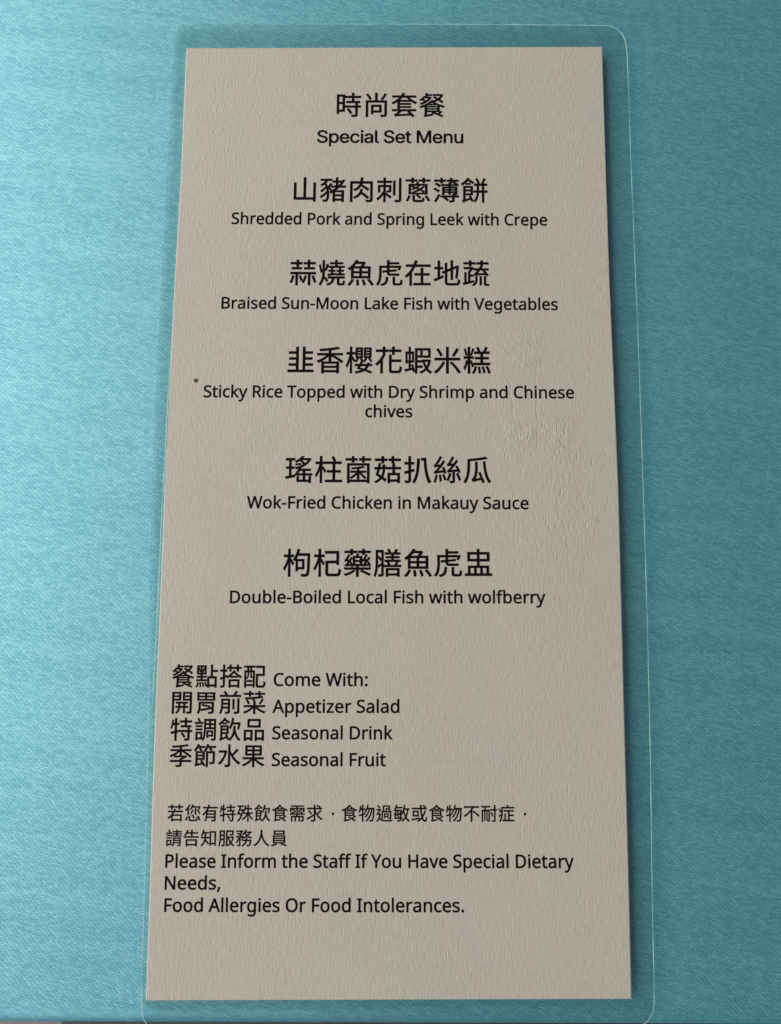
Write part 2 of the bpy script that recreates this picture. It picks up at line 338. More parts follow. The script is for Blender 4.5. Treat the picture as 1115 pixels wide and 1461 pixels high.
# ------------------------------------------------------------------ lettering data: glyph outlines (first point, then steps) in thousandths of an em
CJK = {
 "時": "445 209 37 -43 36 -47 31 -46 23 -40 66 40 -25 39 -32 45 -37 45 -37 42,631 841 0 -121 -251 0 0 -67 251 0 0 -130 -207 0 0 -67 339 0 0 -110 -379 0 0 -67 379 0 0 -269 -2 -12 -6 -5 -13 -2 -19 -1 -31 0 -40 1 -44 1 11 -23 9 -25 5 -23 71 1 54 3 38 9 24 15 13 24 4 36 0 270 117 0 0 67 -117 0 0 110 88 0 0 67 -220 0 0 130 252 0 0 67 -252 0 0 121,291 416 0 -231 -145 0 0 231,291 484 -145 0 0 222 145 0,76 775 0 -740 70 0 0 82 216 0 0 658",
 "尚": "123 780 31 -39 31 -43 28 -43 24 -41 17 -37 69 33 -24 46 -33 52 -38 52 -40 49,805 815 -28 -53 -35 -57 -38 -55 -36 -48 63 -26 37 46 38 53 38 57 35 56,121 547 0 -627 75 0 0 557 613 0 0 -462 -2 -12 -6 -6 -13 -2 -20 -1 -31 0 -40 1 -45 1 11 -24 9 -25 6 -24 71 1 54 3 39 8 25 17 12 25 4 37 0 533 -347 0 0 293 -77 0 0 -293,385 312 229 0 0 -156 -229 0,316 377 0 -350 69 0 0 64 299 0 0 286",
 "套": "586 675 48 -53 56 -51 -363 0 53 51 47 53,163 -56 9 3 11 2 15 3 20 2 27 2 36 3 45 3 57 3 70 4 85 4 101 6 118 6 32 -35 25 -30 66 37 -29 33 -36 38 -39 39 -42 39 -39 35 -62 -32 71 -68 -435 -20 73 58 70 66 528 0 0 64 -607 0 0 67 413 0 0 54 -413 0 0 64 413 0 0 54 -413 0 0 63 408 0 0 19 59 -42 59 -35 58 -30 14 20 18 21 18 17 -78 36 -79 46 -75 53 -65 59 266 0 0 66 -461 0 48 85 -79 14 -25 -49 -32 -50 -320 0 0 -66 266 0 -58 -57 -69 -54 -80 -50 -89 -44 17 -17 17 -20 13 -19 91 47 81 53 0 -305 -195 0 0 -64 251 0 -34 -33 -32 -29 -26 -22 -19 -14 -32 -22 -29 -10 9 -23 8 -27",
 "餐": "195 726 -38 -50 -52 -50 -67 -46 23 -18 21 -22 27 18 24 18 48 -30 43 -32 -84 -40 -85 -28 15 -15 13 -18 10 -17 75 26 74 35 70 42 64 50 54 58 43 66 -43 24 -13 -3 -90 0 0 48 174 0 0 50 -174 0 0 48 -66 0 0 -146 -18 0 13 21,540 668 62 -31 63 -35 -52 -27 -54 -20 14 -16 14 -19 11 -19 65 28 63 37 53 -36 47 -34 38 -32 47 49 -37 29 -45 32 -50 32 50 51 41 58 32 66 -43 19 -11 -3 -307 0 0 -55 272 0 -41 -54 -51 -48 -70 37 -68 33,207 647 175 0 -48 -54 -60 -48 -30 22 -35 23 -36 21,702 213 0 -50 -395 0 0 50,702 250 -395 0 0 49 395 0,229 -76 9 4 12 4 18 4 26 5 36 7 49 8 64 10 82 13 0 28 2 31 -220 -31 0 110 467 0 0 217 76 -28 72 -23 13 19 16 20 16 17 -92 25 -94 33 -92 40 -83 43 -69 46 22 25 -59 30 -55 -55 -67 -51 -76 -45 -84 -40 -87 -33 -89 -27 16 -18 15 -21 12 -19 75 25 74 29 0 -283 -3 -26 -7 -17 -11 -12 -11 -7 11 -17 10 -21,748 345 -473 0 56 29 54 31 0 -25 239 0 0 25,488 74 67 -22 70 -25 69 -27 66 -27 59 -27 48 -24 38 48 -40 19 -47 21 -52 21 57 41 55 45 -56 35 -33 -32 -39 -34 -42 -33 -94 33 -90 29,496 487 45 -32 51 -32 -180 0 44 31",
 "山": "108 632 0 -634 708 0 0 -74 77 0 0 709 -77 0 0 -559 -278 0 0 755 -78 0 0 -755 -275 0 0 558",
 "豬": "399 621 -28 -44 -34 -48 -36 -46 -31 72 -40 63 42 46 35 50 143 0 0 67 -403 0 0 -67 184 0 -54 -57 -63 -50 -68 -40 13 -20 13 -25 9 -19 53 33 52 40 22 -38 20 -42 -38 -44 -47 -42 -51 -37 -50 -29 13 -19 12 -22 9 -19 60 41 60 52 53 55 13 -50 9 -50 -48 -61 -59 -58 -65 -49 -66 -37 13 -20 12 -23 9 -21 75 49 73 62 65 70 1 -63 -2 -57 -7 -49 -9 -37 -13 -24 -16 -17 -18 -7 -20 -2 -31 1 -40 3 11 -33 4 -33 39 -2 33 0 37 5 31 13 26 27 19 33 14 49 9 61 2 71 -3 77 -10 81 -17 80 12 13 28 -33 24 -34 17 -31 44 35 -19 32 -26 35 -32 34 47 56 45 57,862 758 -55 -87 0 45 -134 0 0 124 -72 0 0 -124 -125 0 0 -65 125 0 0 -125 -170 0 0 -66 185 0 -76 -61 -80 -54 -83 -47 15 -20 15 -24 12 -21 75 46 0 -359 72 0 0 46 251 0 0 -42 75 0 0 425 -301 0 65 53 61 58 242 0 0 66 -180 0 80 100 69 107,673 651 120 0 -51 -64 -56 -61 -13 0,566 133 251 0 0 -104 -251 0,566 192 0 97 251 0 0 -97",
 "肉": "96 692 0 -772 75 0 0 699 273 0 -19 -49 -26 -45 -33 -40 -41 -37 -51 -31 -61 -27 17 -17 16 -20 12 -19 76 36 62 42 49 50 38 55 55 -34 55 -36 53 -36 46 -34 38 -31 50 59 -42 32 -52 36 -57 37 -60 36 -58 34 13 39 306 0 0 -602 -2 -14 -7 -7 -14 -3 -21 -1 -34 0 -43 1 -48 2 10 -25 9 -28 5 -24 58 0 49 2 39 4 30 8 21 12 13 17 7 23 2 31 0 677 -364 0 10 70 7 75 -79 0 -6 -75 -10 -70,472 405 -13 -51 -18 -51 -25 -49 -34 -45 -45 -42 -57 -36 -71 -30 17 -17 16 -20 12 -19 65 28 55 34 45 37 38 42 30 44 51 -37 52 -40 49 -39 44 -37 35 -33 55 55 -40 35 -49 40 -55 41 -57 41 -54 38 18 54 13 57",
 "刺": "629 727 0 -554 71 0 0 554,844 821 0 -803 -2 -14 -8 -7 -14 -3 -20 -1 -32 0 -40 1 -46 1 11 -24 9 -27 6 -24 58 0 46 2 36 4 27 8 19 11 13 17 8 24 2 32 0 803,83 557 0 -272 67 0 0 206 128 0 0 -146 -48 -86 -61 -82 -69 -72 -72 -56 14 -20 13 -24 11 -23 57 47 56 57 52 66 47 71 0 -302 70 0 0 277 37 -28 38 -30 38 -29 33 -28 26 -22 39 65 -19 14 -28 19 -33 24 -36 24 -36 25 -32 21 -27 17 0 221 134 0 0 -136 -3 -10 -11 -2 -17 -1 -30 0 -37 1 12 -29 8 -30 51 1 38 3 27 7 17 13 9 19 2 27 0 203 -200 0 0 94 224 0 0 68 -224 0 0 116 -70 0 0 -116 -226 0 0 -68 226 0 0 -94",
 "蔥": "752 147 34 -47 33 -49 29 -48 21 -42 65 32 -23 41 -31 46 -33 49 -35 45,308 180 0 -156 4 -38 12 -26 23 -17 36 -8 52 -3 20 0 33 0 41 0 41 0 34 0 20 0 41 3 30 13 20 24 12 38 8 55 -22 6 -24 9 -20 11 -3 -42 -5 -28 -9 -16 -14 -7 -21 -2 -22 0 -32 0 -37 0 -36 0 -30 0 -19 0 -31 1 -19 4 -9 9 -2 15 0 155,163 176 -19 -49 -23 -51 -28 -48 -31 -42 64 -32 31 43 26 50 23 53 19 51,675 518 -48 -46 -63 -45 -85 39 43 30 37 32 -59 12 -32 -27 -41 -26 -68 26 -66 22 -34 -37 54 -19 56 -21 -52 -22 -58 -19 22 -17 17 -20 67 26 60 28 86 -39 -100 -47 -116 -40 16 -14 16 -18 -92 0 0 273 529 0 0 -273 -398 0 107 43 93 48 52 -28 46 -28 38 -27 36 42 -54 36 -66 37 67 51 56 53,422 185 38 -29 39 -32 35 -32 27 -28 51 43 -28 27 -35 30 -39 30 -38 28 365 0 0 381 -341 0 40 68 -78 12 -16 -39 -20 -41 -256 0 0 -381 304 0,265 840 0 -69 -211 0 0 -60 211 0 0 -65 71 0 0 65 132 0 0 60 -132 0 0 69,525 771 0 -59 145 0 0 -66 70 0 0 66 200 0 0 59 -200 0 0 69 -70 0 0 -69",
 "薄": "89 603 44 -23 45 -26 40 -28 32 -26 45 56 -32 25 -41 26 -45 25 -45 21,39 408 47 -22 48 -27 42 -27 34 -26 43 58 -34 25 -44 26 -47 24 -47 21,65 -29 60 -46 50 83 50 90 47 88 -53 45 -38 -71 -41 -70 -39 -65,62 770 0 -64 228 0 0 -61 74 0 0 61 114 0 0 64 -114 0 0 70 -74 0 0 -70,354 509 0 -302 70 0 0 78 162 0 0 -66 69 0 0 66 169 0 0 -22 -2 -9 -10 -4 -15 0 -25 0 -31 1 10 -20 9 -21 -38 0 0 -38 -426 0 0 -61 123 0 -26 -28 40 -26 41 -29 36 -29 28 -27 44 52 -32 28 -42 30 -44 29 258 0 0 -110 -3 -11 -13 -4 -21 0 -35 0 -45 1 13 -31 9 -31 57 0 43 3 33 7 21 13 9 21 3 31 0 111 159 0 0 61 -159 0 0 28 43 3 31 6 17 10 8 17 2 25 0 248 -239 0 0 40 286 0 0 53 -72 0 24 32 -35 23 -44 24 -45 19 -34 -42 36 -16 36 -19 32 -21 -184 0 0 43 57 0 0 61 226 0 0 64 -226 0 0 70 -74 0 0 -70 -111 0 0 -64 111 0 0 -48 -52 0 0 -56 -275 0 0 -53 275 0 0 -40,586 372 0 -42 -162 0 0 42,586 416 -162 0 0 45 162 0,655 372 169 0 0 -42 -169 0,655 416 0 45 169 0 0 -45",
 "餅": "538 809 21 -45 21 -47 18 -45 14 -38 60 30 -15 37 -19 43 -22 46 -22 43,174 648 0 -52 171 0 0 52,774 559 0 -191 -124 0 0 191,822 837 -16 -51 -22 -55 -23 -55 -23 -48 -254 0 0 -69 103 0 0 -191 -124 0 0 -69 122 0 -6 -66 -13 -67 -22 -66 -33 -64 -48 -58 16 -13 18 -18 13 -16 45 54 35 59 25 63 17 64 11 65 5 63 126 0 0 -376 63 0 0 376 124 0 0 69 -124 0 0 191 109 0 0 69 -141 0 28 58 29 62 26 61,359 347 0 -90 -197 0 0 90,359 403 -197 0 0 76 197 0,82 -79 7 5 9 6 13 7 18 9 26 11 33 14 43 17 55 22 67 27 23 -49 17 -41 60 30 -20 42 -25 51 -28 53 -29 50 -56 -24 32 -61 -165 -61 0 170 266 0 0 338 -337 0 0 -489 -4 -24 -9 -17 -12 -11 -13 -7 11 -21 11 -25,247 846 -47 -63 -58 -58 -64 -51 -67 -42 13 -22 12 -26 9 -22 73 51 70 60 63 68 50 -29 50 -31 45 -30 37 -27 35 62 -36 24 -45 27 -49 28 -48 27 20 31",
 "蒜": "98 573 0 -67 348 0 0 67,117 271 -14 -64 -19 -63 -24 -57 -27 -50 20 -9 22 -12 18 -10 27 52 24 62 22 68 18 70,354 254 20 -43 18 -47 16 -45 10 -40 61 25 -11 39 -16 43 -20 46 -22 43,540 572 0 -68 366 0 0 68,563 269 -17 -65 -23 -61 -28 -57 -32 -48 20 -9 22 -13 18 -11 32 52 29 61 25 67 21 71,814 251 28 -58 26 -62 22 -60 14 -53 65 25 -15 52 -22 59 -27 61 -30 58,52 396 0 -67 187 0 0 -406 71 0 0 406 162 0 0 67,501 394 0 -68 187 0 0 -403 71 0 0 403 193 0 0 68,265 840 0 -84 -211 0 0 -68 211 0 0 -86 77 0 0 86 126 0 0 68 -126 0 0 84,525 756 0 -68 140 0 0 -86 76 0 0 86 199 0 0 68 -199 0 0 84 -76 0 0 -84",
 "燒": "319 698 -13 -55 -16 -61 -19 -60 -18 -52 48 -18 20 49 21 57 21 61 21 58,38 649 16 -54 16 -58 14 -57 12 -54 9 -45 55 27 -9 43 -13 50 -15 56 -16 57 -17 55,761 544 0 -67 -86 0 0 -54 86 0 0 -77 -115 0 0 -55 304 0 0 55 -124 0 0 77 97 0 0 54 -97 0 0 67,385 624 0 -58 564 0 0 58 -255 0 0 72 201 0 0 58 -201 0 0 86 -72 0 0 -86 -183 0 0 -58 183 0 0 -72,359 329 12 -57 79 11 88 11 91 13 -2 53 -90 -11 0 74 83 0 0 54 -83 0 0 67 -63 0 0 -67 -87 0 0 -54 87 0 0 -81,362 240 0 -64 157 0 -10 -50 -16 -42 -25 -35 -37 -29 -49 -23 -65 -19 15 -17 15 -22 10 -19 64 21 51 25 40 31 31 35 21 42 15 48 10 54 107 0 0 -160 2 -35 9 -25 16 -16 25 -8 37 -3 19 0 30 0 31 0 20 0 30 4 22 13 15 25 10 39 6 57 -33 11 -29 15 -2 -45 -3 -30 -5 -18 -8 -8 -11 -2 -18 0 -25 0 -24 0 -15 0 -19 2 -9 7 -2 17 0 160 194 0 0 64,175 829 0 -343 -1 -78 -4 -78 -9 -78 -16 -75 -23 -73 -34 -70 -44 -66 17 -15 18 -18 15 -17 44 63 35 67 26 69 18 72 29 -38 28 -40 26 -36 19 -30 48 52 -15 19 -22 29 -26 33 -27 34 -26 31 -21 24 9 109 2 110 0 343",
 "魚": "346 123 9 -50 6 -52 5 -49 1 -42 76 10 -2 41 -5 48 -8 51 -10 49,547 121 21 -49 19 -51 17 -49 11 -41 73 18 -12 42 -18 48 -21 50 -22 47,743 127 35 -40 35 -44 32 -44 28 -43 20 -37 72 34 -22 38 -28 41 -34 44 -35 42 -36 39,180 149 -26 -56 -34 -53 -39 -47 -42 -37 67 -39 44 43 40 52 34 57 28 60,239 370 223 0 0 -117 -223 0,535 370 237 0 0 -117 -237 0,239 547 223 0 0 -116 -223 0,535 547 237 0 0 -116 -237 0,331 844 -37 -61 -48 -63 -57 -64 -68 -62 -77 -56 20 -16 19 -20 16 -20 67 52 0 -346 681 0 0 423 -263 0 33 43 30 47 26 45 -53 33 -11 -3 -227 0 32 51,249 611 47 51 41 51 230 0 -36 -53 -39 -49",
 "虎": "379 231 -2 -66 -7 -54 -14 -43 -23 -35 -34 -26 -47 -21 -63 -16 15 -16 14 -20 9 -18 64 17 51 22 39 27 28 34 19 40 13 49 6 58 3 68,625 231 0 -207 3 -35 10 -25 19 -16 30 -8 43 -3 19 0 31 0 35 0 31 0 20 0 32 3 24 10 18 19 12 31 8 42 5 58 -22 7 -23 9 -19 11 -2 -50 -4 -35 -5 -23 -7 -14 -11 -6 -14 -2 -19 0 -28 0 -30 0 -26 0 -16 0 -28 2 -12 8 -3 18 0 206,142 635 0 -285 -1 -62 -6 -66 -11 -67 -19 -66 -30 -63 -43 -58 19 -11 21 -16 17 -15 41 53 30 59 22 62 15 64 9 65 5 62 1 58 0 224 618 0 -15 -43 -15 -37 63 -16 20 43 20 52 19 53 -52 13 -12 -3 -364 0 0 66 347 0 0 61 -347 0 0 78 -75 0 0 -205,419 559 0 -86 -164 -17 7 -59 157 16 0 -22 3 -40 11 -29 20 -20 32 -11 45 -4 17 0 30 0 38 0 41 0 39 0 33 0 22 0 39 0 35 1 25 4 -4 30 -4 33 -28 -4 -35 -2 -33 0 -25 0 -38 0 -44 0 -44 0 -38 0 -24 0 -21 2 -12 7 -6 12 -1 19 0 32 263 27 -7 58 -256 -26 0 79",
 "在": "391 840 -24 -78 -29 -77 -275 0 0 -72 242 0 -41 -75 -48 -72 -53 -67 -59 -61 -66 -52 14 -21 14 -25 11 -23 61 48 55 53 0 -394 75 0 0 483 66 100 56 106 549 0 0 72 -518 0 48 136,598 561 0 -193 -225 0 0 -70 225 0 0 -284 -265 0 0 -70 605 0 0 70 -265 0 0 284 227 0 0 70 -227 0 0 193",
 "地": "34 163 30 -75 70 31 76 34 80 36 80 37 -17 67 -109 -46 0 281 108 0 0 71 -108 0 0 229 -71 0 0 -229 -121 0 0 -71 121 0 0 -310 -75 -30,429 747 0 -274 -108 -45 28 -67 80 34 0 -316 3 -48 10 -36 18 -25 28 -16 38 -8 51 -3 20 0 35 0 44 0 47 0 44 0 36 0 21 0 46 4 34 13 25 22 17 34 11 48 7 61 -22 6 -25 10 -20 12 -5 -59 -8 -41 -13 -25 -20 -13 -30 -4 -29 0 -44 0 -50 0 -50 0 -41 0 -27 0 -34 2 -23 5 -13 12 -7 19 -2 28 0 349 134 57 0 -340 71 0 0 370 131 56 -7 -99 -9 -99 -10 -93 -12 -78 61 -18 15 76 12 88 11 94 8 94 7 89 4 13 -57 19 -154 -65 0 250 -71 0 0 -280 -134 -56 0 243",
 "蔬": "638 267 0 -316 61 0 0 316,486 274 0 -108 -2 -34 -6 -36 -13 -36 -21 -35 -32 -34 -45 -30 16 -12 16 -15 14 -14 50 35 37 39 24 42 15 43 7 44 2 41 0 110,792 275 0 -253 2 -34 6 -25 13 -17 21 -10 31 -3 17 0 22 0 17 0 24 1 20 3 -3 27 -2 29 -20 -3 -20 -1 -15 0 -20 0 -14 0 -9 3 -4 10 -1 19 0 254,37 31 17 -70 82 21 92 24 98 26 99 26 -7 64 -125 -31 0 173 123 0 0 64 -123 0 0 97 47 45 45 49 39 51 -44 32 -13 -4 -299 0 0 -64 248 0 -43 -49 -46 -43 0 -367 -71 -17 0 354 -61 0 0 -368,459 301 10 2 12 3 19 2 27 2 36 2 50 3 64 3 82 4 101 5 18 -26 14 -23 56 35 -26 40 -37 44 -41 44 -43 40 -53 -30 34 -33 33 -36 -268 -9 48 55 48 61 304 0 0 63 -259 0 37 57 -69 24 -23 -41 -25 -40 -183 0 0 -63 139 0 -27 -35 -23 -27 -16 -18 -33 -32 -29 -16 9 -20 8 -22,261 841 0 -67 -201 0 0 -65 201 0 0 -76 75 0 0 76 143 0 0 65 -143 0 0 67,520 774 0 -65 147 0 0 -73 75 0 0 73 203 0 0 65 -203 0 0 66 -75 0 0 -66",
 "韭": "579 831 0 -801 -158 0 0 801 -77 0 0 -164 -254 0 0 -69 254 0 0 -138 -240 0 0 -70 240 0 0 -142 -260 0 0 -70 260 0 0 -148 -292 0 0 -72 897 0 0 72 -293 0 0 150 268 0 0 70 -268 0 0 142 249 0 0 70 -249 0 0 138 262 0 0 69 -262 0 0 162",
 "香": "279 110 454 0 0 -94 -454 0,279 166 0 89 454 0 0 -89,205 316 0 -396 74 0 0 36 454 0 0 -34 77 0 0 394,778 833 -82 -18 -98 -17 -110 -14 -116 -11 -118 -9 -116 -7 8 -20 7 -23 4 -21 150 8 153 13 0 -104 -403 0 0 -68 332 0 -76 -61 -87 -54 -94 -45 -94 -35 19 -19 19 -24 14 -21 99 42 98 56 92 66 81 73 0 -177 78 0 0 174 69 -38 71 -41 68 -42 64 -43 57 -41 46 -38 43 60 -50 38 -61 42 -70 44 -73 43 -74 41 316 0 0 68 -406 0 0 112 108 14 100 17 89 20",
 "櫻": "436 662 122 0 0 -54 -122 0,436 561 122 0 0 -55 -122 0,436 761 122 0 0 -53 -122 0,378 809 0 -351 240 0 0 351,517 424 24 -25 24 -27 20 -23 44 31 -20 21 -25 25 -25 24,816 426 24 -28 25 -30 23 -30 18 -25 44 34 -18 24 -24 28 -25 29 -25 27,728 662 130 0 0 -54 -130 0,728 561 130 0 0 -55 -130 0,728 761 130 0 0 -53 -130 0,669 809 0 -351 249 0 0 351,430 453 -24 -39 -29 -40 -33 -33 44 -39 34 38 29 44 26 43,719 451 -23 -38 -30 -39 -32 -32 44 -40 33 37 30 44 25 42,175 840 0 -193 -123 0 0 -70 116 0 -19 -83 -24 -85 -29 -80 -32 -73 -33 -59 14 -22 14 -26 11 -25 29 53 27 64 26 72 23 77 0 -469 66 0 0 520 20 -35 18 -36 16 -32 12 -27 43 55 -12 19 -17 28 -22 32 -22 32 -20 29 -16 22 0 49 108 0 0 70 -108 0 0 193,554 174 202 0 -26 -40 -31 -35 -37 -30 -74 21 -71 19,795 282 -13 -47 -197 0 24 52 21 50 -67 11 -22 -55 -27 -58 -162 0 0 -61 130 0 -29 -50 -28 -43 84 -22 87 -26 -70 -25 -81 -20 -94 -13 18 -27 13 -31 89 15 79 20 69 24 59 30 83 -29 73 -30 59 -27 60 43 -63 28 -74 27 -80 28 38 37 31 43 25 48 117 0 0 61 -95 0 9 34",
 "花": "520 560 0 -506 3 -42 8 -32 16 -22 24 -15 33 -8 44 -2 20 0 33 0 40 0 40 0 33 0 20 0 40 4 31 13 22 24 15 37 10 50 6 67 -36 13 -32 18 -3 -56 -5 -42 -7 -28 -11 -17 -15 -9 -20 -3 -27 0 -41 0 -44 0 -38 0 -25 0 -30 2 -18 7 -9 15 -2 26 0 266 341 0 0 71 -341 0 0 169,299 570 -52 -93 -63 -88 -72 -79 -77 -66 21 -16 23 -20 19 -17 60 55 58 64 0 -390 74 0 0 487 44 69 39 72,60 740 0 -72 241 0 0 -94 73 0 0 94 106 0 0 72 -106 0 0 100 -73 0 0 -100,518 740 0 -72 110 0 0 -100 75 0 0 100 236 0 0 72 -236 0 0 100 -75 0 0 -100",
 "蝦": "684 788 0 -64 179 0 0 -190 -179 0 0 -65 247 0 0 319,265 216 19 -52 16 -56 -62 -12 0 202 114 0 0 371 -114 0 0 167 -58 0 0 -167 -110 0 0 -402 53 0 0 31 57 0 0 -214 -145 -28 14 -64 266 57 8 -41 6 -37 54 14 -10 55 -16 63 -19 65 -22 61,123 606 62 0 0 -246 -62 0,233 606 65 0 0 -246 -65 0,403 788 0 -867 66 0 0 197 183 0 0 64 -183 0 0 124 173 0 0 64 -173 0 0 105 184 0 0 313,727 327 -57 -15 23 -75 28 -71 34 -66 -56 -53 -64 -41 -71 -31 15 -17 13 -20 10 -19 70 33 64 41 57 50 42 -50 48 -42 52 -34 13 19 17 20 16 16 -54 31 -48 42 -43 49 37 59 31 67 25 76 19 86 -42 11 -12 -2 -231 0 0 -63 206 0 -19 -64 -24 -58 -30 -52 -40 83,469 724 120 0 0 -185 -120 0",
 "米": "813 791 -30 -64 -37 -67 -40 -65 -39 -56 64 -30 40 53 42 63 42 67 39 66,116 753 34 -47 33 -50 29 -50 24 -48 17 -42 74 33 -19 42 -25 48 -31 49 -33 49 -35 45,342 325 -45 -80 -56 -78 -64 -72 -67 -62 -68 -50 19 -18 20 -22 17 -20 69 56 69 69 65 79 58 86 48 88,589 291 60 -58 60 -63 57 -66 51 -64 44 -62 33 -55 64 43 -35 55 -45 61 -52 63 -58 64 -60 62 -61 57,459 839 0 -384 -401 0 0 -75 401 0 0 -460 79 0 0 460 403 0 0 75 -403 0 0 384",
 "糕": "543 145 9 -55 7 -57 5 -55 1 -46 66 9 -3 44 -5 54 -9 56 -11 55,676 149 17 -54 16 -57 11 -55 7 -46 64 13 -7 46 -13 53 -16 56 -18 53,814 154 22 -46 22 -49 18 -49 14 -46 10 -40 66 23 -10 40 -15 45 -19 48 -22 49 -24 45,432 165 -17 -61 -22 -60 -27 -55 -31 -45 65 -24 32 49 26 59 22 62 16 62,52 766 19 -55 16 -59 12 -56 7 -50 56 14 -8 50 -13 56 -17 58 -20 55,340 784 -13 -55 -17 -61 -18 -58 -18 -51 47 -15 21 48 21 57 21 60 19 59,126 377 -15 -70 -21 -71 -26 -66 -28 -52 14 -25 13 -28 10 -27 28 51 26 62 21 69 18 72 13 68,308 376 -41 -27 10 -26 12 -36 13 -41 13 -42 12 -39 8 -31 53 53 -7 19 -12 27 -13 33 -14 34 -14 32 -12 27,795 839 -17 -53 -23 -57 -23 -52 -165 0 51 17 -11 32 -15 37 -19 38 -20 35 -69 -19 24 -47 21 -49 15 -44 -128 0 0 -70 216 0 0 -120 -197 0 0 -68 197 0 0 -132 -239 0 0 -71 562 0 0 71 -246 0 0 132 203 0 0 68 -203 0 0 120 232 0 0 70 -135 0 34 69 33 74,46 508 0 -71 143 0 0 -516 69 0 0 516 127 0 0 71 -127 0 0 332 -69 0 0 -332",
 "瑤": "379 578 2 -49 185 19 -2 46,35 134 15 -72 95 20 107 23 110 24 -7 70 -123 -26 0 236 100 0 0 68 -100 0 0 222 123 0 0 69 -311 0 0 -69 119 0 0 -222 -106 0 0 -68 106 0 0 -250,425 140 0 -180 418 0 0 -40 69 0 0 221 -69 0 0 -120 -132 0 0 157 249 0 0 62 -249 0 0 97 192 0 0 63 -341 0 13 33 -25 6 78 32 73 40 67 48 59 55 50 64 40 73 -45 20 -14 -3 -238 0 48 59 -72 14 -38 -46 -52 -45 -65 -44 -77 -38 16 -14 17 -18 13 -17 63 33 56 35 44 -43 43 -45 35 -42 -90 -45 -98 -34 -102 -23 12 -18 12 -22 9 -20 101 26 -27 -51 -34 -46 -40 -39 20 -13 21 -16 16 -14 40 43 37 52 112 0 0 -97 -267 0 0 -62 267 0 0 -157 -146 0 0 119,819 711 -52 -65 -64 -56 -34 39 -41 42 -42 40",
 "柱": "604 816 22 -41 20 -43 17 -41 12 -36 71 27 -12 35 -18 40 -22 42 -23 39,197 840 0 -194 -145 0 0 -70 141 0 -22 -84 -29 -84 -33 -81 -36 -71 -39 -59 15 -22 14 -26 11 -25 33 55 33 67 30 74 27 80 0 -479 73 0 0 510 25 -41 25 -43 22 -38 16 -31 47 54 -12 18 -17 25 -21 30 -23 33 -23 32 -21 28 -18 23 0 55 126 0 0 70 -126 0 0 194,438 351 0 -68 206 0 0 -263 -260 0 0 -69 577 0 0 69 -239 0 0 263 195 0 0 68 -195 0 0 229 221 0 0 70 -526 0 0 -70 227 0 0 -229",
 "菌": "664 499 -62 -15 -76 -12 -85 -11 -88 -8 -87 -6 10 -24 7 -24 89 5 92 8 0 -78 -229 0 0 -58 197 0 -47 -48 -54 -45 -58 -39 -58 -29 15 -14 16 -18 12 -18 72 43 71 57 63 65 0 -175 67 0 0 193 44 -38 44 -40 41 -39 36 -37 28 -32 43 43 -36 38 -45 43 -50 46 -53 44 183 0 0 58 -235 0 0 85 99 16 85 19,121 591 0 -672 71 0 0 40 618 0 0 -40 74 0 0 672,192 25 0 501 618 0 0 -501,281 839 0 -74 -217 0 0 -66 217 0 0 -69 69 0 0 69 113 0 0 66 -113 0 0 74,534 765 0 -67 107 0 0 -68 70 0 0 68 229 0 0 67 -229 0 0 74 -70 0 0 -74",
 "菇": "282 840 0 -84 -225 0 0 -71 225 0 0 -85 74 0 0 85 113 0 0 71 -113 0 0 84,531 756 0 -72 101 0 0 -78 74 0 0 78 237 0 0 72 -237 0 0 84 -74 0 0 -84,495 260 0 -340 69 0 0 50 273 0 0 -44 72 0 0 334 -171 0 0 138 209 0 0 67 -209 0 0 124 -75 0 0 -124 -199 0 0 -67 199 0 0 -138,564 36 0 159 273 0 0 -159,39 458 8 -70 95 6 -19 -72 -20 -67 -19 -58 70 -42 72 -47 -49 -49 -62 -46 -78 -43 16 -15 16 -20 12 -17 83 46 66 50 53 54 46 -34 40 -32 33 -29 45 63 -34 29 -41 31 -46 32 34 71 20 72 10 70 3 67 54 4 1 67 -55 -3 0 77 -68 0 0 -81 -99 -5 14 65 10 63 -67 5 -11 -66 -14 -71,165 229 23 79 23 90 114 6 -3 -57 -8 -59 -17 -60 -29 -61 -52 32",
 "扒": "491 760 -3 -87 -4 -92 -7 -95 -11 -97 -15 -95 -21 -92 -27 -86 -35 -79 -43 -69 20 -15 22 -20 17 -18 47 73 38 84 31 91 23 98 18 101 12 102 9 101 6 98 4 93,189 840 0 -202 -138 0 0 -74 138 0 0 -214 -80 -21 -70 -18 15 -78 135 39 0 -255 -2 -12 -7 -6 -13 -3 -23 0 -40 0 -49 1 10 -23 9 -26 5 -22 65 1 47 4 34 9 23 15 12 25 4 36 0 278 122 37 -10 72 -112 -32 0 193 118 0 0 74 -118 0 0 202,630 779 0 -76 92 0 7 -122 10 -117 13 -111 17 -105 22 -97 27 -88 33 -79 39 -68 23 18 27 18 25 14 -41 66 -35 79 -27 90 -23 101 -17 109 -13 117 -10 123 -6 128",
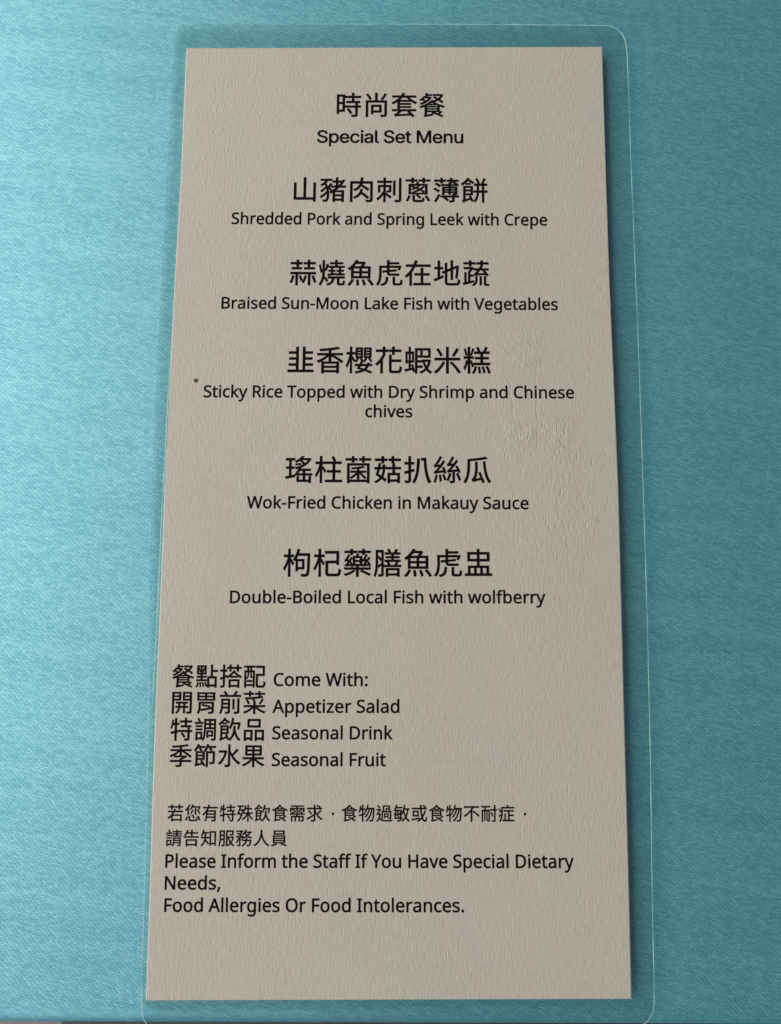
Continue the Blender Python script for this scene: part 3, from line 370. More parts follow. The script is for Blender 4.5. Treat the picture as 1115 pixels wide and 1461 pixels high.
 "絲": "807 240 28 -57 26 -61 23 -59 15 -51 64 23 -16 51 -23 58 -27 60 -30 57,563 256 -16 -63 -21 -61 -26 -55 -31 -48 21 -9 22 -10 19 -11 30 50 27 60 24 65 19 69,213 190 9 -54 8 -56 6 -56 4 -49 60 15 -5 48 -7 55 -9 57 -10 54,97 197 -18 -83 -22 -80 -26 -69 20 -6 21 -7 18 -7 24 70 23 83 20 86,332 209 18 -47 18 -50 15 -48 11 -43 56 21 -12 42 -15 48 -18 49 -19 46,519 284 9 3 12 4 20 3 29 5 40 5 55 6 0 -307 -3 -10 -11 -3 -18 -1 -29 1 -37 1 13 -33 9 -33 48 1 39 3 28 8 19 14 9 21 2 31 0 315 115 11 12 -31 8 -27 60 28 -13 39 -19 44 -23 47 -26 46 -27 44 -55 -25 31 -53 28 -56 -234 -23 90 97 87 108 81 115 -60 38 -40 -66 -44 -63 -132 -11 50 69 48 75 43 79 -64 28 -21 -47 -24 -45 -24 -42 -23 -37 -19 -28 -14 -18 -27 -32 -24 -15 8 -21 8 -24 6 -19 8 3 13 4 19 3 28 5 40 5 54 6 -32 -39 -28 -33 -23 -26 -17 -17 -31 -31 -27 -22 -23 -11 9 -22 8 -25,63 240 8 4 11 3 15 4 21 5 30 6 39 7 51 8 65 11 80 12 14 -49 58 20 -12 43 -17 51 -20 54 -22 50 -57 -16 20 -47 18 -50 -203 -29 90 101 86 112 80 119 -61 37 -43 -70 -45 -68 -131 -13 62 83 59 92 54 95 -65 28 -23 -47 -24 -47 -26 -44 -25 -40 -22 -34 -19 -27 -14 -18 -22 -27 -20 -19 -19 -9 9 -22 8 -24 6 -19 8 3 13 3 19 4 29 4 40 6 55 6 -31 -40 -27 -33 -23 -27 -17 -18 -32 -33 -27 -23 -24 -11 9 -23 9 -25",
 "瓜": "784 669 -69 -6 9 -119 13 -113 16 -107 21 -99 26 -90 32 -81 38 -70 47 -59 15 22 19 22 20 19 -43 51 -36 64 -30 75 -24 85 -19 93 -15 99 -11 105,362 -34 8 5 12 5 17 5 25 7 35 9 48 12 61 14 78 18 21 -59 16 -50 66 25 -20 57 -26 67 -29 73 -32 74 -30 70 -60 -19 36 -87 36 -92 -191 -40 38 85 25 88 13 87 5 85 1 80 0 160 -74 0 0 -157 0 -65 -3 -66 -8 -68 -13 -68 -23 -66 -33 -63 -46 -60 12 -14 14 -18 13 -18,176 740 0 -197 -1 -75 -5 -82 -9 -85 -16 -87 -25 -86 -36 -83 -47 -77 20 -13 23 -18 17 -17 45 71 35 77 27 82 20 83 13 83 9 80 4 77 1 70 0 140 129 12 129 15 126 17 118 19 106 21 -63 60 -81 -18 -95 -16 -106 -16 -112 -14 -114 -12",
 "枸": "195 840 0 -193 -143 0 0 -70 137 0 -23 -84 -28 -85 -34 -80 -36 -72 -39 -59 15 -23 14 -26 12 -25 34 56 33 69 31 76 27 82 0 -485 72 0 0 523 22 -39 21 -39 18 -37 14 -29 48 57 -11 17 -17 26 -20 30 -21 33 -21 31 -19 27 -14 19 0 37 111 0 0 70 -111 0 0 193,513 840 -21 -82 -27 -79 -32 -74 -37 -67 -41 -57 22 -13 23 -17 20 -14 32 46 0 -386 66 0 0 69 221 0 0 332 -278 0 32 59 29 64 337 0 -3 -131 -3 -113 -3 -96 -4 -79 -4 -65 -5 -50 -7 -38 -7 -26 -9 -16 -17 -12 -23 -3 -34 0 -51 1 -62 4 12 -24 8 -25 4 -24 57 -2 52 0 42 2 31 5 25 13 22 23 10 18 8 25 7 35 6 46 5 57 4 70 3 84 3 100 3 117 2 135 0 15 1 16 0 8 -383 0 39 132,518 436 158 0 0 -207 -158 0",
 "杞": "204 840 0 -193 -150 0 0 -70 143 0 -23 -84 -29 -85 -33 -80 -37 -72 -39 -59 14 -22 15 -26 11 -25 35 57 33 70 32 78 28 83 0 -491 73 0 0 528 23 -40 22 -39 19 -36 14 -29 45 54 -13 21 -20 30 -24 35 -25 35 -23 33 -18 24 0 40 121 0 0 70 -121 0 0 193,428 770 0 -75 389 0 0 -253 -375 0 0 -385 3 -43 10 -32 19 -23 28 -14 38 -8 50 -2 19 0 32 0 40 0 44 0 40 0 33 0 20 0 47 4 36 14 25 25 18 39 12 54 7 72 -25 7 -26 12 -22 13 -3 -62 -6 -45 -8 -30 -14 -19 -19 -9 -26 -3 -28 0 -40 0 -46 0 -45 0 -37 0 -24 0 -38 2 -23 7 -11 15 -3 25 0 314 298 0 0 -52 75 0 0 452",
 "藥": "413 415 172 0 0 -80 -172 0,413 546 172 0 0 -79 -172 0,359 134 -48 -34 -60 -31 -67 -27 -71 -22 -71 -17 16 -17 17 -21 13 -19 72 21 72 28 70 34 64 38 52 42,592 94 67 -26 70 -30 68 -32 61 -30 49 -26 42 53 -51 26 -61 29 -69 29 -69 28 -66 25,58 217 0 -60 403 0 0 -237 74 0 0 237 408 0 0 60 -408 0 0 63 117 0 0 321 -137 0 31 70 -73 15 -6 -26 -9 -30 -10 -29 -100 0 0 -321 113 0 0 -63,92 256 7 3 11 3 16 3 24 4 33 5 45 6 59 7 10 -44 48 16 -8 35 -13 39 -16 40 -19 38 -45 -14 14 -30 14 -33 -105 -10 58 65 57 73 54 76 -56 27 -46 -75 -88 -7 51 71 47 80 -58 22 -18 -39 -20 -37 -20 -33 -17 -25 -12 -16 -19 -21 -20 -10 8 -19 7 -21 5 -17 8 3 13 3 21 4 30 4 44 5 -27 -36 -23 -27 -16 -18 -30 -29 -27 -14 8 -19 7 -21,688 260 7 3 11 3 16 3 25 4 34 5 47 6 61 8 10 -44 50 17 -7 34 -12 39 -16 40 -19 38 -47 -16 26 -60 -113 -12 60 66 58 75 55 78 -57 26 -49 -80 -86 -6 50 72 45 80 -58 21 -17 -39 -20 -37 -19 -33 -17 -26 -11 -16 -19 -21 -19 -9 8 -19 7 -22 5 -17 8 4 12 3 20 4 31 4 43 4 -27 -35 -23 -27 -15 -17 -21 -22 -19 -15 -17 -7 7 -19 7 -22,261 841 0 -61 -201 0 0 -64 201 0 0 -62 75 0 0 62 140 0 0 64 -140 0 0 61,520 780 0 -64 147 0 0 -62 75 0 0 62 203 0 0 64 -203 0 0 60 -75 0 0 -60",
 "膳": "494 821 20 -33 18 -34 14 -32 -139 0 0 -58 226 0 0 -66 -193 0 0 -56 193 0 0 -65 -234 0 0 -59 536 0 0 59 -233 0 0 65 192 0 0 56 -192 0 0 66 224 0 0 58 -139 0 29 47 28 50 -73 21 -14 -37 -19 -42 -19 -39 -148 0 39 16 -14 33 -21 37 -23 35,478 392 25 -43 19 -43 -142 0 0 -60 576 0 0 60 -148 0 47 88 -67 24 -13 -36 -15 -39 -17 -37 -183 0 28 12 -13 30 -18 33 -20 32,443 197 0 -274 68 0 0 38 315 0 0 -36 71 0 0 272,511 19 0 120 315 0 0 -120,100 803 0 -356 -1 -76 -3 -83 -6 -84 -13 -85 -19 -81 -27 -75 18 -12 19 -17 15 -16 30 83 22 90 15 95 8 94 29 -58 106 81 0 -294 -4 -13 -13 -5 -21 0 -34 0 -42 1 9 -21 6 -24 5 -20 56 1 40 3 29 8 18 15 10 23 3 32 0 794,163 735 130 0 0 -236 -26 34 -31 36 -32 34 -41 -26,158 285 4 85 1 77 0 125 26 -30 26 -31 23 -31 17 -26 38 26 0 -113 -49 -31 -46 -28",
 "盅": "206 668 253 0 0 -162 -253 0,534 668 264 0 0 -162 -264 0,134 736 0 -298 325 0 0 -142 75 0 0 142 339 0 0 298 -339 0 0 104 -75 0 0 -104,150 280 0 -260 -105 0 0 -66 911 0 0 66 -103 0 0 260,222 20 0 199 138 0 0 -199,430 20 0 199 138 0 0 -199,638 20 0 199 140 0 0 -199",
 "點": "151 699 15 -52 11 -54 5 -47 40 11 -6 47 -12 53 -16 52,187 122 9 -60 5 -61 0 -54 53 6 -1 54 -6 61 -9 59,290 122 20 -55 15 -57 9 -51 50 12 -6 36 -11 41 -14 43 -15 40,393 124 21 -39 18 -42 16 -41 10 -36 50 18 -10 36 -16 41 -19 41 -22 39,98 141 -10 -48 -14 -50 -18 -48 -22 -40 54 -23 21 41 17 48 14 51 10 50,355 712 -9 -38 -11 -43 -12 -42 -11 -37 32 -12 18 46 19 55 18 55,674 838 0 -474 -146 0 0 -443 70 0 0 46 252 0 0 -42 72 0 0 439 -175 0 0 187 214 0 0 70 -214 0 0 217,598 37 0 259 252 0 0 -259,137 749 108 0 0 -242 -108 0,296 749 116 0 0 -242 -116 0,52 243 0 -59 440 0 0 59 -188 0 0 80 176 0 0 60 -176 0 0 69 169 0 0 352 -396 0 0 -352 160 0 0 -69 -167 0 0 -60 167 0 0 -80",
 "搭": "450 838 0 -93 -114 0 0 -66 114 0 0 -105 68 0 0 105 108 0 0 66 -108 0 0 93,171 839 0 -201 -122 0 0 -70 122 0 0 -207 -67 -28 -59 -22 21 -74 105 46 0 -269 -4 -14 -13 -4 -20 -1 -33 0 -41 1 9 -24 8 -26 4 -22 56 1 42 4 30 10 20 15 11 25 4 35 0 301 83 38 14 -19 12 -21 10 -17 64 39 64 46 0 -54 308 0 0 58 67 -43 65 -37 8 22 12 25 13 22 -78 38 -79 47 -73 53 -60 54 14 21 -59 27 -60 -74 -73 -68 -81 -59 -85 -49 -11 60 -75 -32 0 176 92 0 0 70 -92 0 0 201,791 391 -287 0 69 61 63 66 72 -65,422 247 0 -325 70 0 0 36 309 0 0 -36 73 0 0 325,492 22 0 162 309 0 0 -162,653 745 0 -66 107 0 0 -105 69 0 0 105 119 0 0 66 -119 0 0 93 -69 0 0 -93",
 "配": "167 216 0 -59 231 0 0 59,561 795 0 -72 297 0 0 -255 -294 0 0 -424 4 -47 12 -32 22 -21 34 -11 47 -3 17 0 29 0 35 0 35 0 30 0 18 0 40 4 29 14 21 25 15 39 9 55 6 72 -23 7 -25 11 -21 13 -2 -63 -5 -45 -6 -30 -10 -19 -14 -9 -19 -3 -24 0 -35 0 -38 0 -33 0 -21 0 -27 2 -16 6 -8 13 -2 22 0 353 292 0 0 398,47 797 0 -64 140 0 0 -130 -122 0 0 -680 61 0 0 71 313 0 0 -58 62 0 0 667 -122 0 0 130 142 0 0 64,126 55 0 246 20 -15 16 -16 37 35 25 39 15 40 8 41 2 39 0 75 71 0 0 -156 3 -32 9 -20 18 -9 28 -3 16 0 22 0 16 0 7 0 0 -264,248 603 0 130 69 0 0 -130,126 304 0 235 76 0 0 -75 -2 -31 -6 -33 -14 -33 -22 -33,368 539 71 0 0 -168 -4 -1 -11 -1 -13 0 -16 0 -12 0 -12 3 -3 12",
 "開": "566 335 0 -109 -140 0 0 109,233 226 0 -64 125 0 -7 -37 -14 -41 -22 -41 -32 -39 -44 -34 18 -14 18 -16 14 -16 43 36 33 40 25 42 17 43 11 41 6 36 142 0 0 -223 67 0 0 223 136 0 0 64 -136 0 0 109 115 0 0 62 -497 0 0 -62 109 0 0 -109,383 605 0 -87 -220 0 0 87,383 658 -220 0 0 82 220 0,842 605 0 -88 -228 0 0 88,842 658 -228 0 0 82 228 0,878 797 -335 0 0 -338 299 0 0 -441 -2 -13 -6 -6 -13 -3 -18 0 -29 0 -37 0 -40 1 10 -24 9 -27 4 -24 68 0 52 4 37 9 23 17 12 27 4 38 0 780,89 797 0 -878 74 0 0 541 291 0 0 337",
 "胃": "126 786 0 -328 749 0 0 328,319 259 72 -14 75 -17 74 -20 66 -20 55 -20 24 54 -55 19 -67 19 -73 18 -75 16 -72 13,200 596 260 0 0 -81 -260 0,533 596 266 0 0 -81 -266 0,200 729 260 0 0 -80 -260 0,533 729 266 0 0 -80 -266 0,276 109 23 -70 100 17 111 20 117 21 120 23 0 -112 -5 -14 -16 -5 -19 -1 -31 0 -40 1 -43 2 12 -33 6 -33 75 0 56 2 40 7 25 15 13 23 4 36 0 390 -629 0 0 -183 -1 -50 -5 -53 -11 -54 -20 -51 -30 -48 20 -12 22 -17 17 -15 34 54 23 60 14 63 6 63 2 58 0 125 481 0 0 -164 -105 -15 -104 -15 -98 -14 -88 -12",
 "前": "604 514 0 -410 70 0 0 410,807 544 0 -530 -2 -12 -6 -5 -13 -2 -19 -1 -31 0 -38 1 -44 1 11 -23 10 -26 6 -23 69 0 52 4 37 9 25 15 13 25 4 36 0 531,723 845 -27 -53 -32 -57 -35 -53 -300 0 49 18 -18 33 -25 37 -28 37 -29 34 -70 -25 36 -44 32 -47 24 -43 -247 0 0 -69 894 0 0 69 -233 0 45 67 44 70,409 301 0 -101 -223 0 2 43 1 41 0 17,409 360 -220 0 0 102 220 0,120 523 0 -238 -1 -52 -3 -56 -8 -57 -13 -56 -20 -54 -29 -49 19 -12 21 -17 17 -14 30 50 22 55 15 58 10 60 229 0 0 -134 -4 -13 -14 -4 -23 -1 -39 1 -48 1 10 -22 9 -23 7 -22 60 1 46 3 33 9 22 14 11 23 3 32 0 517",
 "菜": "811 642 -78 -15 -92 -14 -102 -11 -110 -9 -114 -8 -114 -5 -110 -4 7 -20 6 -23 4 -21 132 4 136 7 136 10 131 13 121 17 106 21,136 464 28 -37 26 -40 21 -39 14 -35 67 29 -15 35 -23 38 -26 39 -29 36,412 491 21 -37 18 -39 14 -38 8 -33 71 24 -9 33 -16 37 -19 38 -22 36,807 528 -23 -48 -29 -52 -31 -51 -30 -44 58 -26 32 41 33 49 34 51 32 51,458 341 0 -77 -400 0 0 -67 335 0 -59 -50 -69 -46 -75 -41 -78 -35 -78 -27 18 -19 18 -23 14 -21 81 33 81 41 78 49 71 55 63 59 0 -252 78 0 0 259 61 -61 71 -55 79 -48 83 -40 83 -31 14 22 18 23 18 20 -80 24 -79 32 -75 39 -68 44 -59 49 344 0 0 67 -410 0 0 77,266 840 0 -73 -212 0 0 -64 212 0 0 -71 72 0 0 71 130 0 0 64 -130 0 0 73,525 768 0 -65 145 0 0 -64 72 0 0 64 198 0 0 65 -198 0 0 72 -72 0 0 -72",
 "特": "481 210 36 -41 35 -43 31 -43 23 -37 61 38 -25 37 -32 41 -35 43 -36 39,103 767 -11 -94 -15 -91 -21 -83 -26 -71 19 -7 20 -8 17 -8 25 72 21 85 86 0 0 -253 -63 -15 -58 -13 -50 -11 20 -76 151 39 0 -313 73 0 0 333 108 29 -8 69 -100 -24 0 235 101 0 0 72 -101 0 0 205 -73 0 0 -205 -72 0 9 61 8 63,641 841 0 -109 -211 0 0 -70 211 0 0 -126 -169 0 0 -71 431 0 0 71 -188 0 0 126 217 0 0 70 -217 0 0 109,764 438 0 -94 -345 0 0 -70 345 0 0 -260 -4 -13 -15 -4 -18 -1 -29 0 -35 1 -41 1 10 -24 9 -27 6 -24 64 1 50 3 37 9 25 16 12 25 4 36 0 261 114 0 0 70 -114 0 0 94",
 "調": "80 538 0 -60 271 0 0 60,79 406 0 -59 271 0 0 59,40 671 0 -63 342 0 0 63,147 813 20 -34 21 -36 18 -34 13 -30 59 30 -15 29 -19 33 -21 34 -21 33,79 273 0 -338 62 0 0 45 211 0 0 293,141 210 149 0 0 -167 -149 0,500 728 151 0 0 -107 -151 0,438 795 0 -376 -1 -75 -4 -79 -8 -82 -14 -80 -23 -77 -32 -70 17 -10 20 -14 15 -13 33 70 25 79 16 82 11 84 5 83 2 78 367 0 0 -382 -2 -12 -6 -5 -11 -2 -23 -1 -39 0 -48 1 9 -20 8 -24 5 -21 60 1 45 3 32 9 20 15 11 22 3 33 0 783,500 559 151 0 0 -103 -151 0,867 728 0 -107 -153 0 0 107,867 559 0 -103 -153 0 0 103,545 329 0 -283 56 0 0 47 212 0 0 236,601 272 153 0 0 -122 -153 0",
 "飲": "187 648 0 -52 175 0 0 52,594 841 -14 -93 -19 -88 -25 -82 -31 -74 -38 -63 22 -13 24 -15 18 -14 32 56 28 63 24 70 252 0 -14 -71 -15 -68 -14 -57 60 -17 17 57 17 68 17 73 15 72 -50 14 -12 -3 -254 0 19 85 15 89,95 -79 7 5 10 6 13 6 19 9 26 10 35 14 45 17 56 21 70 26 17 -42 13 -36 50 23 -6 -5 20 -15 21 -19 16 -18 61 56 50 58 39 61 29 61 22 62 27 -77 33 -69 40 -61 46 -52 53 -41 15 22 18 22 19 18 -56 40 -47 52 -41 64 -33 73 -27 80 -20 85 2 47 1 44 0 48 -75 0 0 -47 -1 -52 -4 -57 -9 -61 -16 -62 -24 -64 -35 -63 -47 -63 -61 -59 -17 41 -23 49 -24 52 -24 49 -58 -23 32 -67 -171 -59 0 169 263 0 0 338 -334 0 0 -492 -4 -24 -11 -16 -14 -11 -13 -7 10 -21 10 -24,375 347 0 -90 -194 0 0 90,375 403 -194 0 0 76 194 0,263 846 -46 -66 -57 -61 -65 -54 -67 -45 13 -21 13 -27 9 -21 73 53 71 64 63 72 50 -30 51 -31 46 -30 37 -27 35 62 -37 24 -45 28 -50 29 -50 27 19 31",
 "品": "302 726 399 0 0 -190 -399 0,229 797 0 -333 549 0 0 333,83 357 0 -437 72 0 0 54 209 0 0 -45 75 0 0 428,155 47 0 239 209 0 0 -239,549 357 0 -437 72 0 0 54 228 0 0 -48 76 0 0 431,621 47 0 239 228 0 0 -239",
 "季": "466 252 0 -61 -407 0 0 -67 407 0 0 -117 -2 -11 -6 -6 -14 -2 -23 -1 -36 0 -45 1 -53 1 16 -33 12 -33 77 0 59 2 44 7 27 14 14 24 4 35 0 119 404 0 0 67 -404 0 0 28 81 34 77 40 67 44 -48 40 -16 -4 -475 0 0 -62 383 0 -70 -33,777 836 -70 -14 -83 -13 -93 -10 -100 -9 -103 -8 -103 -5 -101 -4 7 -19 7 -22 3 -21 158 7 161 10 0 -97 -401 0 0 -65 319 0 -74 -57 -85 -52 -90 -43 -91 -33 17 -18 17 -21 14 -20 80 33 81 41 78 48 72 55 63 58 0 -157 74 0 0 154 69 -40 71 -43 69 -45 64 -45 57 -42 47 -39 48 55 -49 38 -60 43 -67 44 -71 44 -72 42 303 0 0 65 -409 0 0 104 111 13 103 15 91 19",
 "節": "244 656 30 -33 28 -36 21 -31 55 46 -22 30 -29 33 -30 31,674 659 32 -33 31 -35 22 -31 54 44 -23 31 -31 34 -33 31,411 353 0 -78 -230 0 0 78,411 410 -230 0 0 82 230 0,108 -55 7 4 10 5 15 5 20 6 28 8 37 10 49 12 61 15 75 18 28 -44 21 -38 63 35 -23 37 -28 43 -31 45 -34 46 -33 43 -60 -28 59 -82 -191 -42 0 172 302 0 0 336 -371 0 0 -470 -4 -28 -10 -21 -12 -16 -13 -10 13 -18 13 -23,558 551 0 -629 71 0 0 560 212 0 0 -355 -4 -14 -16 -5 -19 -1 -30 0 -38 1 -43 1 10 -23 8 -24 6 -23 70 0 52 4 37 8 24 16 12 24 3 34 0 426,195 845 -29 -65 -36 -61 -42 -55 -46 -47 13 -14 15 -18 13 -18 10 -14 60 67 55 81 289 0 0 65 -254 0 25 58,588 844 -22 -70 -28 -67 -35 -59 -40 -51 20 -17 22 -20 17 -17 52 72 45 86 337 0 0 65 -310 0 19 60",
 "水": "71 584 0 -76 246 0 -28 -95 -37 -87 -44 -77 -51 -68 -57 -58 -61 -47 21 -16 22 -21 18 -21 59 48 55 59 51 69 45 79 39 89 33 98 25 108 -49 19 -14 -3,817 652 -42 -54 -49 -58 -52 -56 -51 -51 -44 80 -37 83 0 242 -80 0 0 -816 -2 -13 -7 -7 -13 -2 -18 -1 -29 0 -37 1 -42 1 12 -27 10 -29 7 -26 68 1 52 5 37 10 19 12 13 18 8 25 2 33 0 422 49 -88 55 -83 60 -77 66 -68 71 -58 76 -47 16 24 20 25 20 20 -88 51 -83 66 -76 78 -68 89 55 50 59 57 58 60 53 60",
 "果": "159 792 0 -398 302 0 0 -85 -399 0 0 -69 338 0 -60 -56 -69 -52 -76 -47 -79 -39 -80 -31 18 -19 19 -22 15 -21 100 45 100 60 92 71 81 79 0 -288 79 0 0 293 65 -63 72 -58 78 -53 80 -45 79 -36 15 21 18 23 18 19 -97 39 -97 52 -92 61 -78 67 338 0 0 69 -399 0 0 85 308 0 0 398,236 563 225 0 0 -104 -225 0,540 563 227 0 0 -104 -227 0,236 727 225 0 0 -102 -225 0,540 727 227 0 0 -102 -227 0",
 "若": "54 499 0 -70 291 0 -48 -76 -56 -68 -62 -61 -70 -54 -77 -45 20 -18 21 -23 16 -18 90 60 82 72 0 -278 75 0 0 49 452 0 0 -47 78 0 0 372 -521 0 45 65 40 70 518 0 0 70 -485 0 38 98 -76 18 -21 -59 -23 -57,336 37 0 189 452 0 0 -189,240 841 0 -92 -180 0 0 -68 180 0 0 -101 75 0 0 101 164 0 0 68 -164 0 0 92,520 749 0 -68 160 0 0 -101 75 0 0 101 191 0 0 68 -191 0 0 91 -75 0 0 -91",
 "您": "467 564 -33 -70 -44 -63 -50 -54 20 -13 21 -16 16 -14 52 60 48 72 39 79,744 537 37 -50 35 -54 29 -53 22 -47 65 34 -23 46 -31 51 -35 52 -39 50,262 215 0 -174 3 -36 9 -26 18 -19 29 -13 39 -6 53 -2 20 0 34 0 43 0 45 0 43 0 35 0 20 0 44 3 32 10 24 18 16 29 11 42 6 56 -23 6 -25 10 -21 12 -4 -52 -7 -34 -11 -19 -19 -10 -28 -2 -30 0 -42 0 -48 0 -47 0 -40 0 -25 0 -41 1 -24 5 -11 11 -3 18 0 172,414 260 42 -43 40 -47 35 -47 25 -41 62 38 -26 41 -36 45 -42 45 -42 41,768 202 27 -46 26 -48 22 -49 19 -46 12 -40 71 28 -13 41 -19 45 -24 48 -26 48 -28 45,150 210 -20 -53 -25 -58 -27 -56 -30 -49 70 -34 27 52 27 58 23 58 21 54,616 643 0 -371 72 0 0 371,468 839 -29 -70 -38 -67 -44 -59 -49 -50 19 -14 21 -18 16 -15 55 62 51 73 377 0 -24 -54 -24 -45 64 -13 27 48 28 58 27 60 -52 13 -12 -2 -376 0 33 76,275 843 -48 -83 -59 -79 -64 -71 -69 -60 17 -18 19 -22 13 -18 48 44 49 51 0 -319 73 0 0 410 47 70 41 72",
 "有": "391 840 -20 -65 -24 -65 -284 0 0 -70 252 0 -41 -76 -48 -72 -55 -68 -61 -60 -67 -53 17 -18 18 -21 14 -19 59 46 54 52 49 56 0 -148 -1 -48 -4 -50 -10 -50 -16 -49 -25 -47 -36 -42 18 -16 20 -22 14 -20 39 45 30 50 20 54 14 55 431 0 0 -104 -2 -12 -7 -7 -13 -2 -22 -1 -33 0 -43 0 -48 2 10 -24 9 -25 6 -23 76 0 57 3 41 8 26 17 13 26 4 37 0 510 -487 0 33 57 29 59 542 0 0 70 -512 0 40 112,748 289 0 -105 -422 0 3 74 0 31,748 353 -419 0 0 103 419 0",
 "殊": "49 794 0 -69 125 0 -20 -93 -25 -89 -30 -82 -36 -73 -41 -63 19 -15 22 -18 17 -16 23 34 21 38 48 -34 45 -36 39 -36 -41 -84 -47 -74 -54 -61 -59 -51 18 -14 20 -20 14 -18 55 48 51 59 47 70 41 80 35 91 30 101 24 112 20 -11 22 -13 17 -12 38 64 33 76 124 0 0 -175 -238 0 0 -68 201 0 -55 -87 -66 -80 -74 -69 -78 -53 18 -17 19 -21 15 -20 71 54 69 67 63 77 55 86 0 -364 71 0 0 380 45 -84 52 -78 56 -69 58 -55 15 21 19 20 19 17 -63 52 -61 66 -55 76 -45 81 196 0 0 68 -236 0 0 175 199 0 0 69 -199 0 0 180 -71 0 0 -180 -101 0 16 61 13 63 -69 11 -18 -86 -25 -81 -31 -74 -38 -62 13 92 -43 13 -13 -3 -132 0 17 67 14 70 190 0 0 69,196 520 131 0 -19 -107 -26 -98 -61 49 -67 44 22 54",
 "食": "708 362 0 -72 -420 0 0 72,708 416 -420 0 0 71 420 0,444 154 67 -36 69 -40 70 -41 65 -41 58 -38 48 -34 54 50 -49 34 -59 37 -65 39 97 58 92 63 -56 43 -42 -32 -48 -34 -52 -33 -52 -31 -76 42 -72 37,210 -73 8 4 12 4 15 5 22 5 30 7 40 8 52 10 65 13 80 15 0 30 2 34 -248 -42 0 213 495 0 0 311 -569 0 0 -486 -4 -28 -9 -20 -12 -15 -13 -10 13 -17 12 -22,498 743 61 -53 69 -49 -252 0 64 49,491 847 -53 -62 -64 -58 -75 -51 -82 -46 -86 -38 -88 -31 18 -20 16 -23 14 -20 95 37 91 45 86 52 0 -45 281 0 0 44 91 -53 93 -45 91 -35 14 21 18 24 18 19 -93 31 -94 40 -91 47 -82 53 -68 57 18 23",
 "需": "165 436 23 -59 105 21 114 23 -3 48 -87 -13 -81 -11,191 550 51 -12 54 -15 49 -16 40 -16 22 46 -40 15 -50 14 -53 13 -51 11,778 595 -42 -15 -50 -18 -52 -16 -47 -13 27 -38 64 15 69 19 64 23,575 429 62 -10 64 -14 60 -16 49 -15 17 52 -49 14 -60 14 -64 12 -61 9,76 666 0 -216 72 0 0 157 312 0 0 -220 73 0 0 220 318 0 0 -157 75 0 0 216 -393 0 0 74 346 0 0 58 -759 0 0 -58 340 0 0 -74,143 224 0 -302 71 0 0 240 148 0 0 -234 69 0 0 234 153 0 0 -234 69 0 0 234 156 0 0 -166 -3 -10 -11 -3 -17 -1 -30 0 -38 1 14 -31 10 -32 49 0 39 4 29 8 19 13 10 20 2 30 0 229 -378 0 27 71 407 0 0 61 -873 0 0 -61 388 0 -21 -71",
 "求": "117 501 38 -37 39 -40 35 -41 31 -39 23 -35 61 45 -24 35 -32 38 -36 39 -39 39 -39 35,43 89 47 -68 83 48 92 55 97 58 98 60 0 -220 -3 -15 -8 -8 -15 -3 -23 0 -36 0 -45 0 -50 2 11 -26 10 -29 7 -25 61 1 50 2 41 4 30 8 21 12 15 17 8 26 3 34 0 398 46 -90 53 -83 60 -75 65 -67 73 -56 78 -45 16 22 19 24 20 19 -79 42 -73 53 -68 63 -60 72 52 47 54 52 54 55 49 55 -64 46 -39 -49 -47 -52 -49 -52 -49 -46 -43 73 -37 78 -31 80 0 13 402 0 0 73 -123 0 43 49 -37 27 -47 30 -51 29 -50 27 -45 -48 48 -26 48 -30 45 -30 36 -28 -269 0 0 166 -77 0 0 -166 -395 0 0 -73 395 0 0 -279 -77 -44 -76 -43 -74 -42 -70 -38 -64 -35",
 "，": "614 345 -5 34 -15 27 -20 15 -24 0 -20 -15 -15 -27 -5 -34 5 -34 1 -27 20 -15 24 0 20 15 29 27",
 "物": "534 840 -23 -90 -29 -85 -36 -80 -42 -71 -47 -60 20 -13 21 -16 17 -14 42 56 38 64 35 71 86 0 -26 -81 -33 -79 -39 -75 -44 -69 -48 -60 -51 -49 31 -21 28 -23 53 55 50 68 45 77 39 83 33 87 27 87 82 0 -26 -108 -32 -105 -40 -100 -46 -93 -54 -84 -60 -72 -67 -58 22 -13 23 -16 18 -16 60 56 54 66 49 77 44 84 39 90 33 95 27 98 22 99 47 0 -7 -124 -7 -106 -7 -91 -8 -75 -8 -61 -8 -48 -9 -37 -10 -26 -10 -16 -17 -13 -21 -3 -25 0 -36 2 -43 3 10 -24 7 -26 4 -25 43 -2 39 0 32 2 27 6 23 12 20 22 13 21 11 30 11 41 9 54 9 68 8 85 8 101 8 121 7 141 1 14 1 16 0 8 -393 0 24 76 21 79,98 782 -11 -92 -14 -90 -19 -82 -25 -70 19 -10 21 -13 17 -11 24 69 20 80 92 0 0 -226 -68 -19 -63 -18 -56 -15 20 -72 167 52 0 -345 70 0 0 367 126 40 -10 66 -116 -35 0 205 103 0 0 72 -103 0 0 204 -70 0 0 -204 -78 0 19 137",
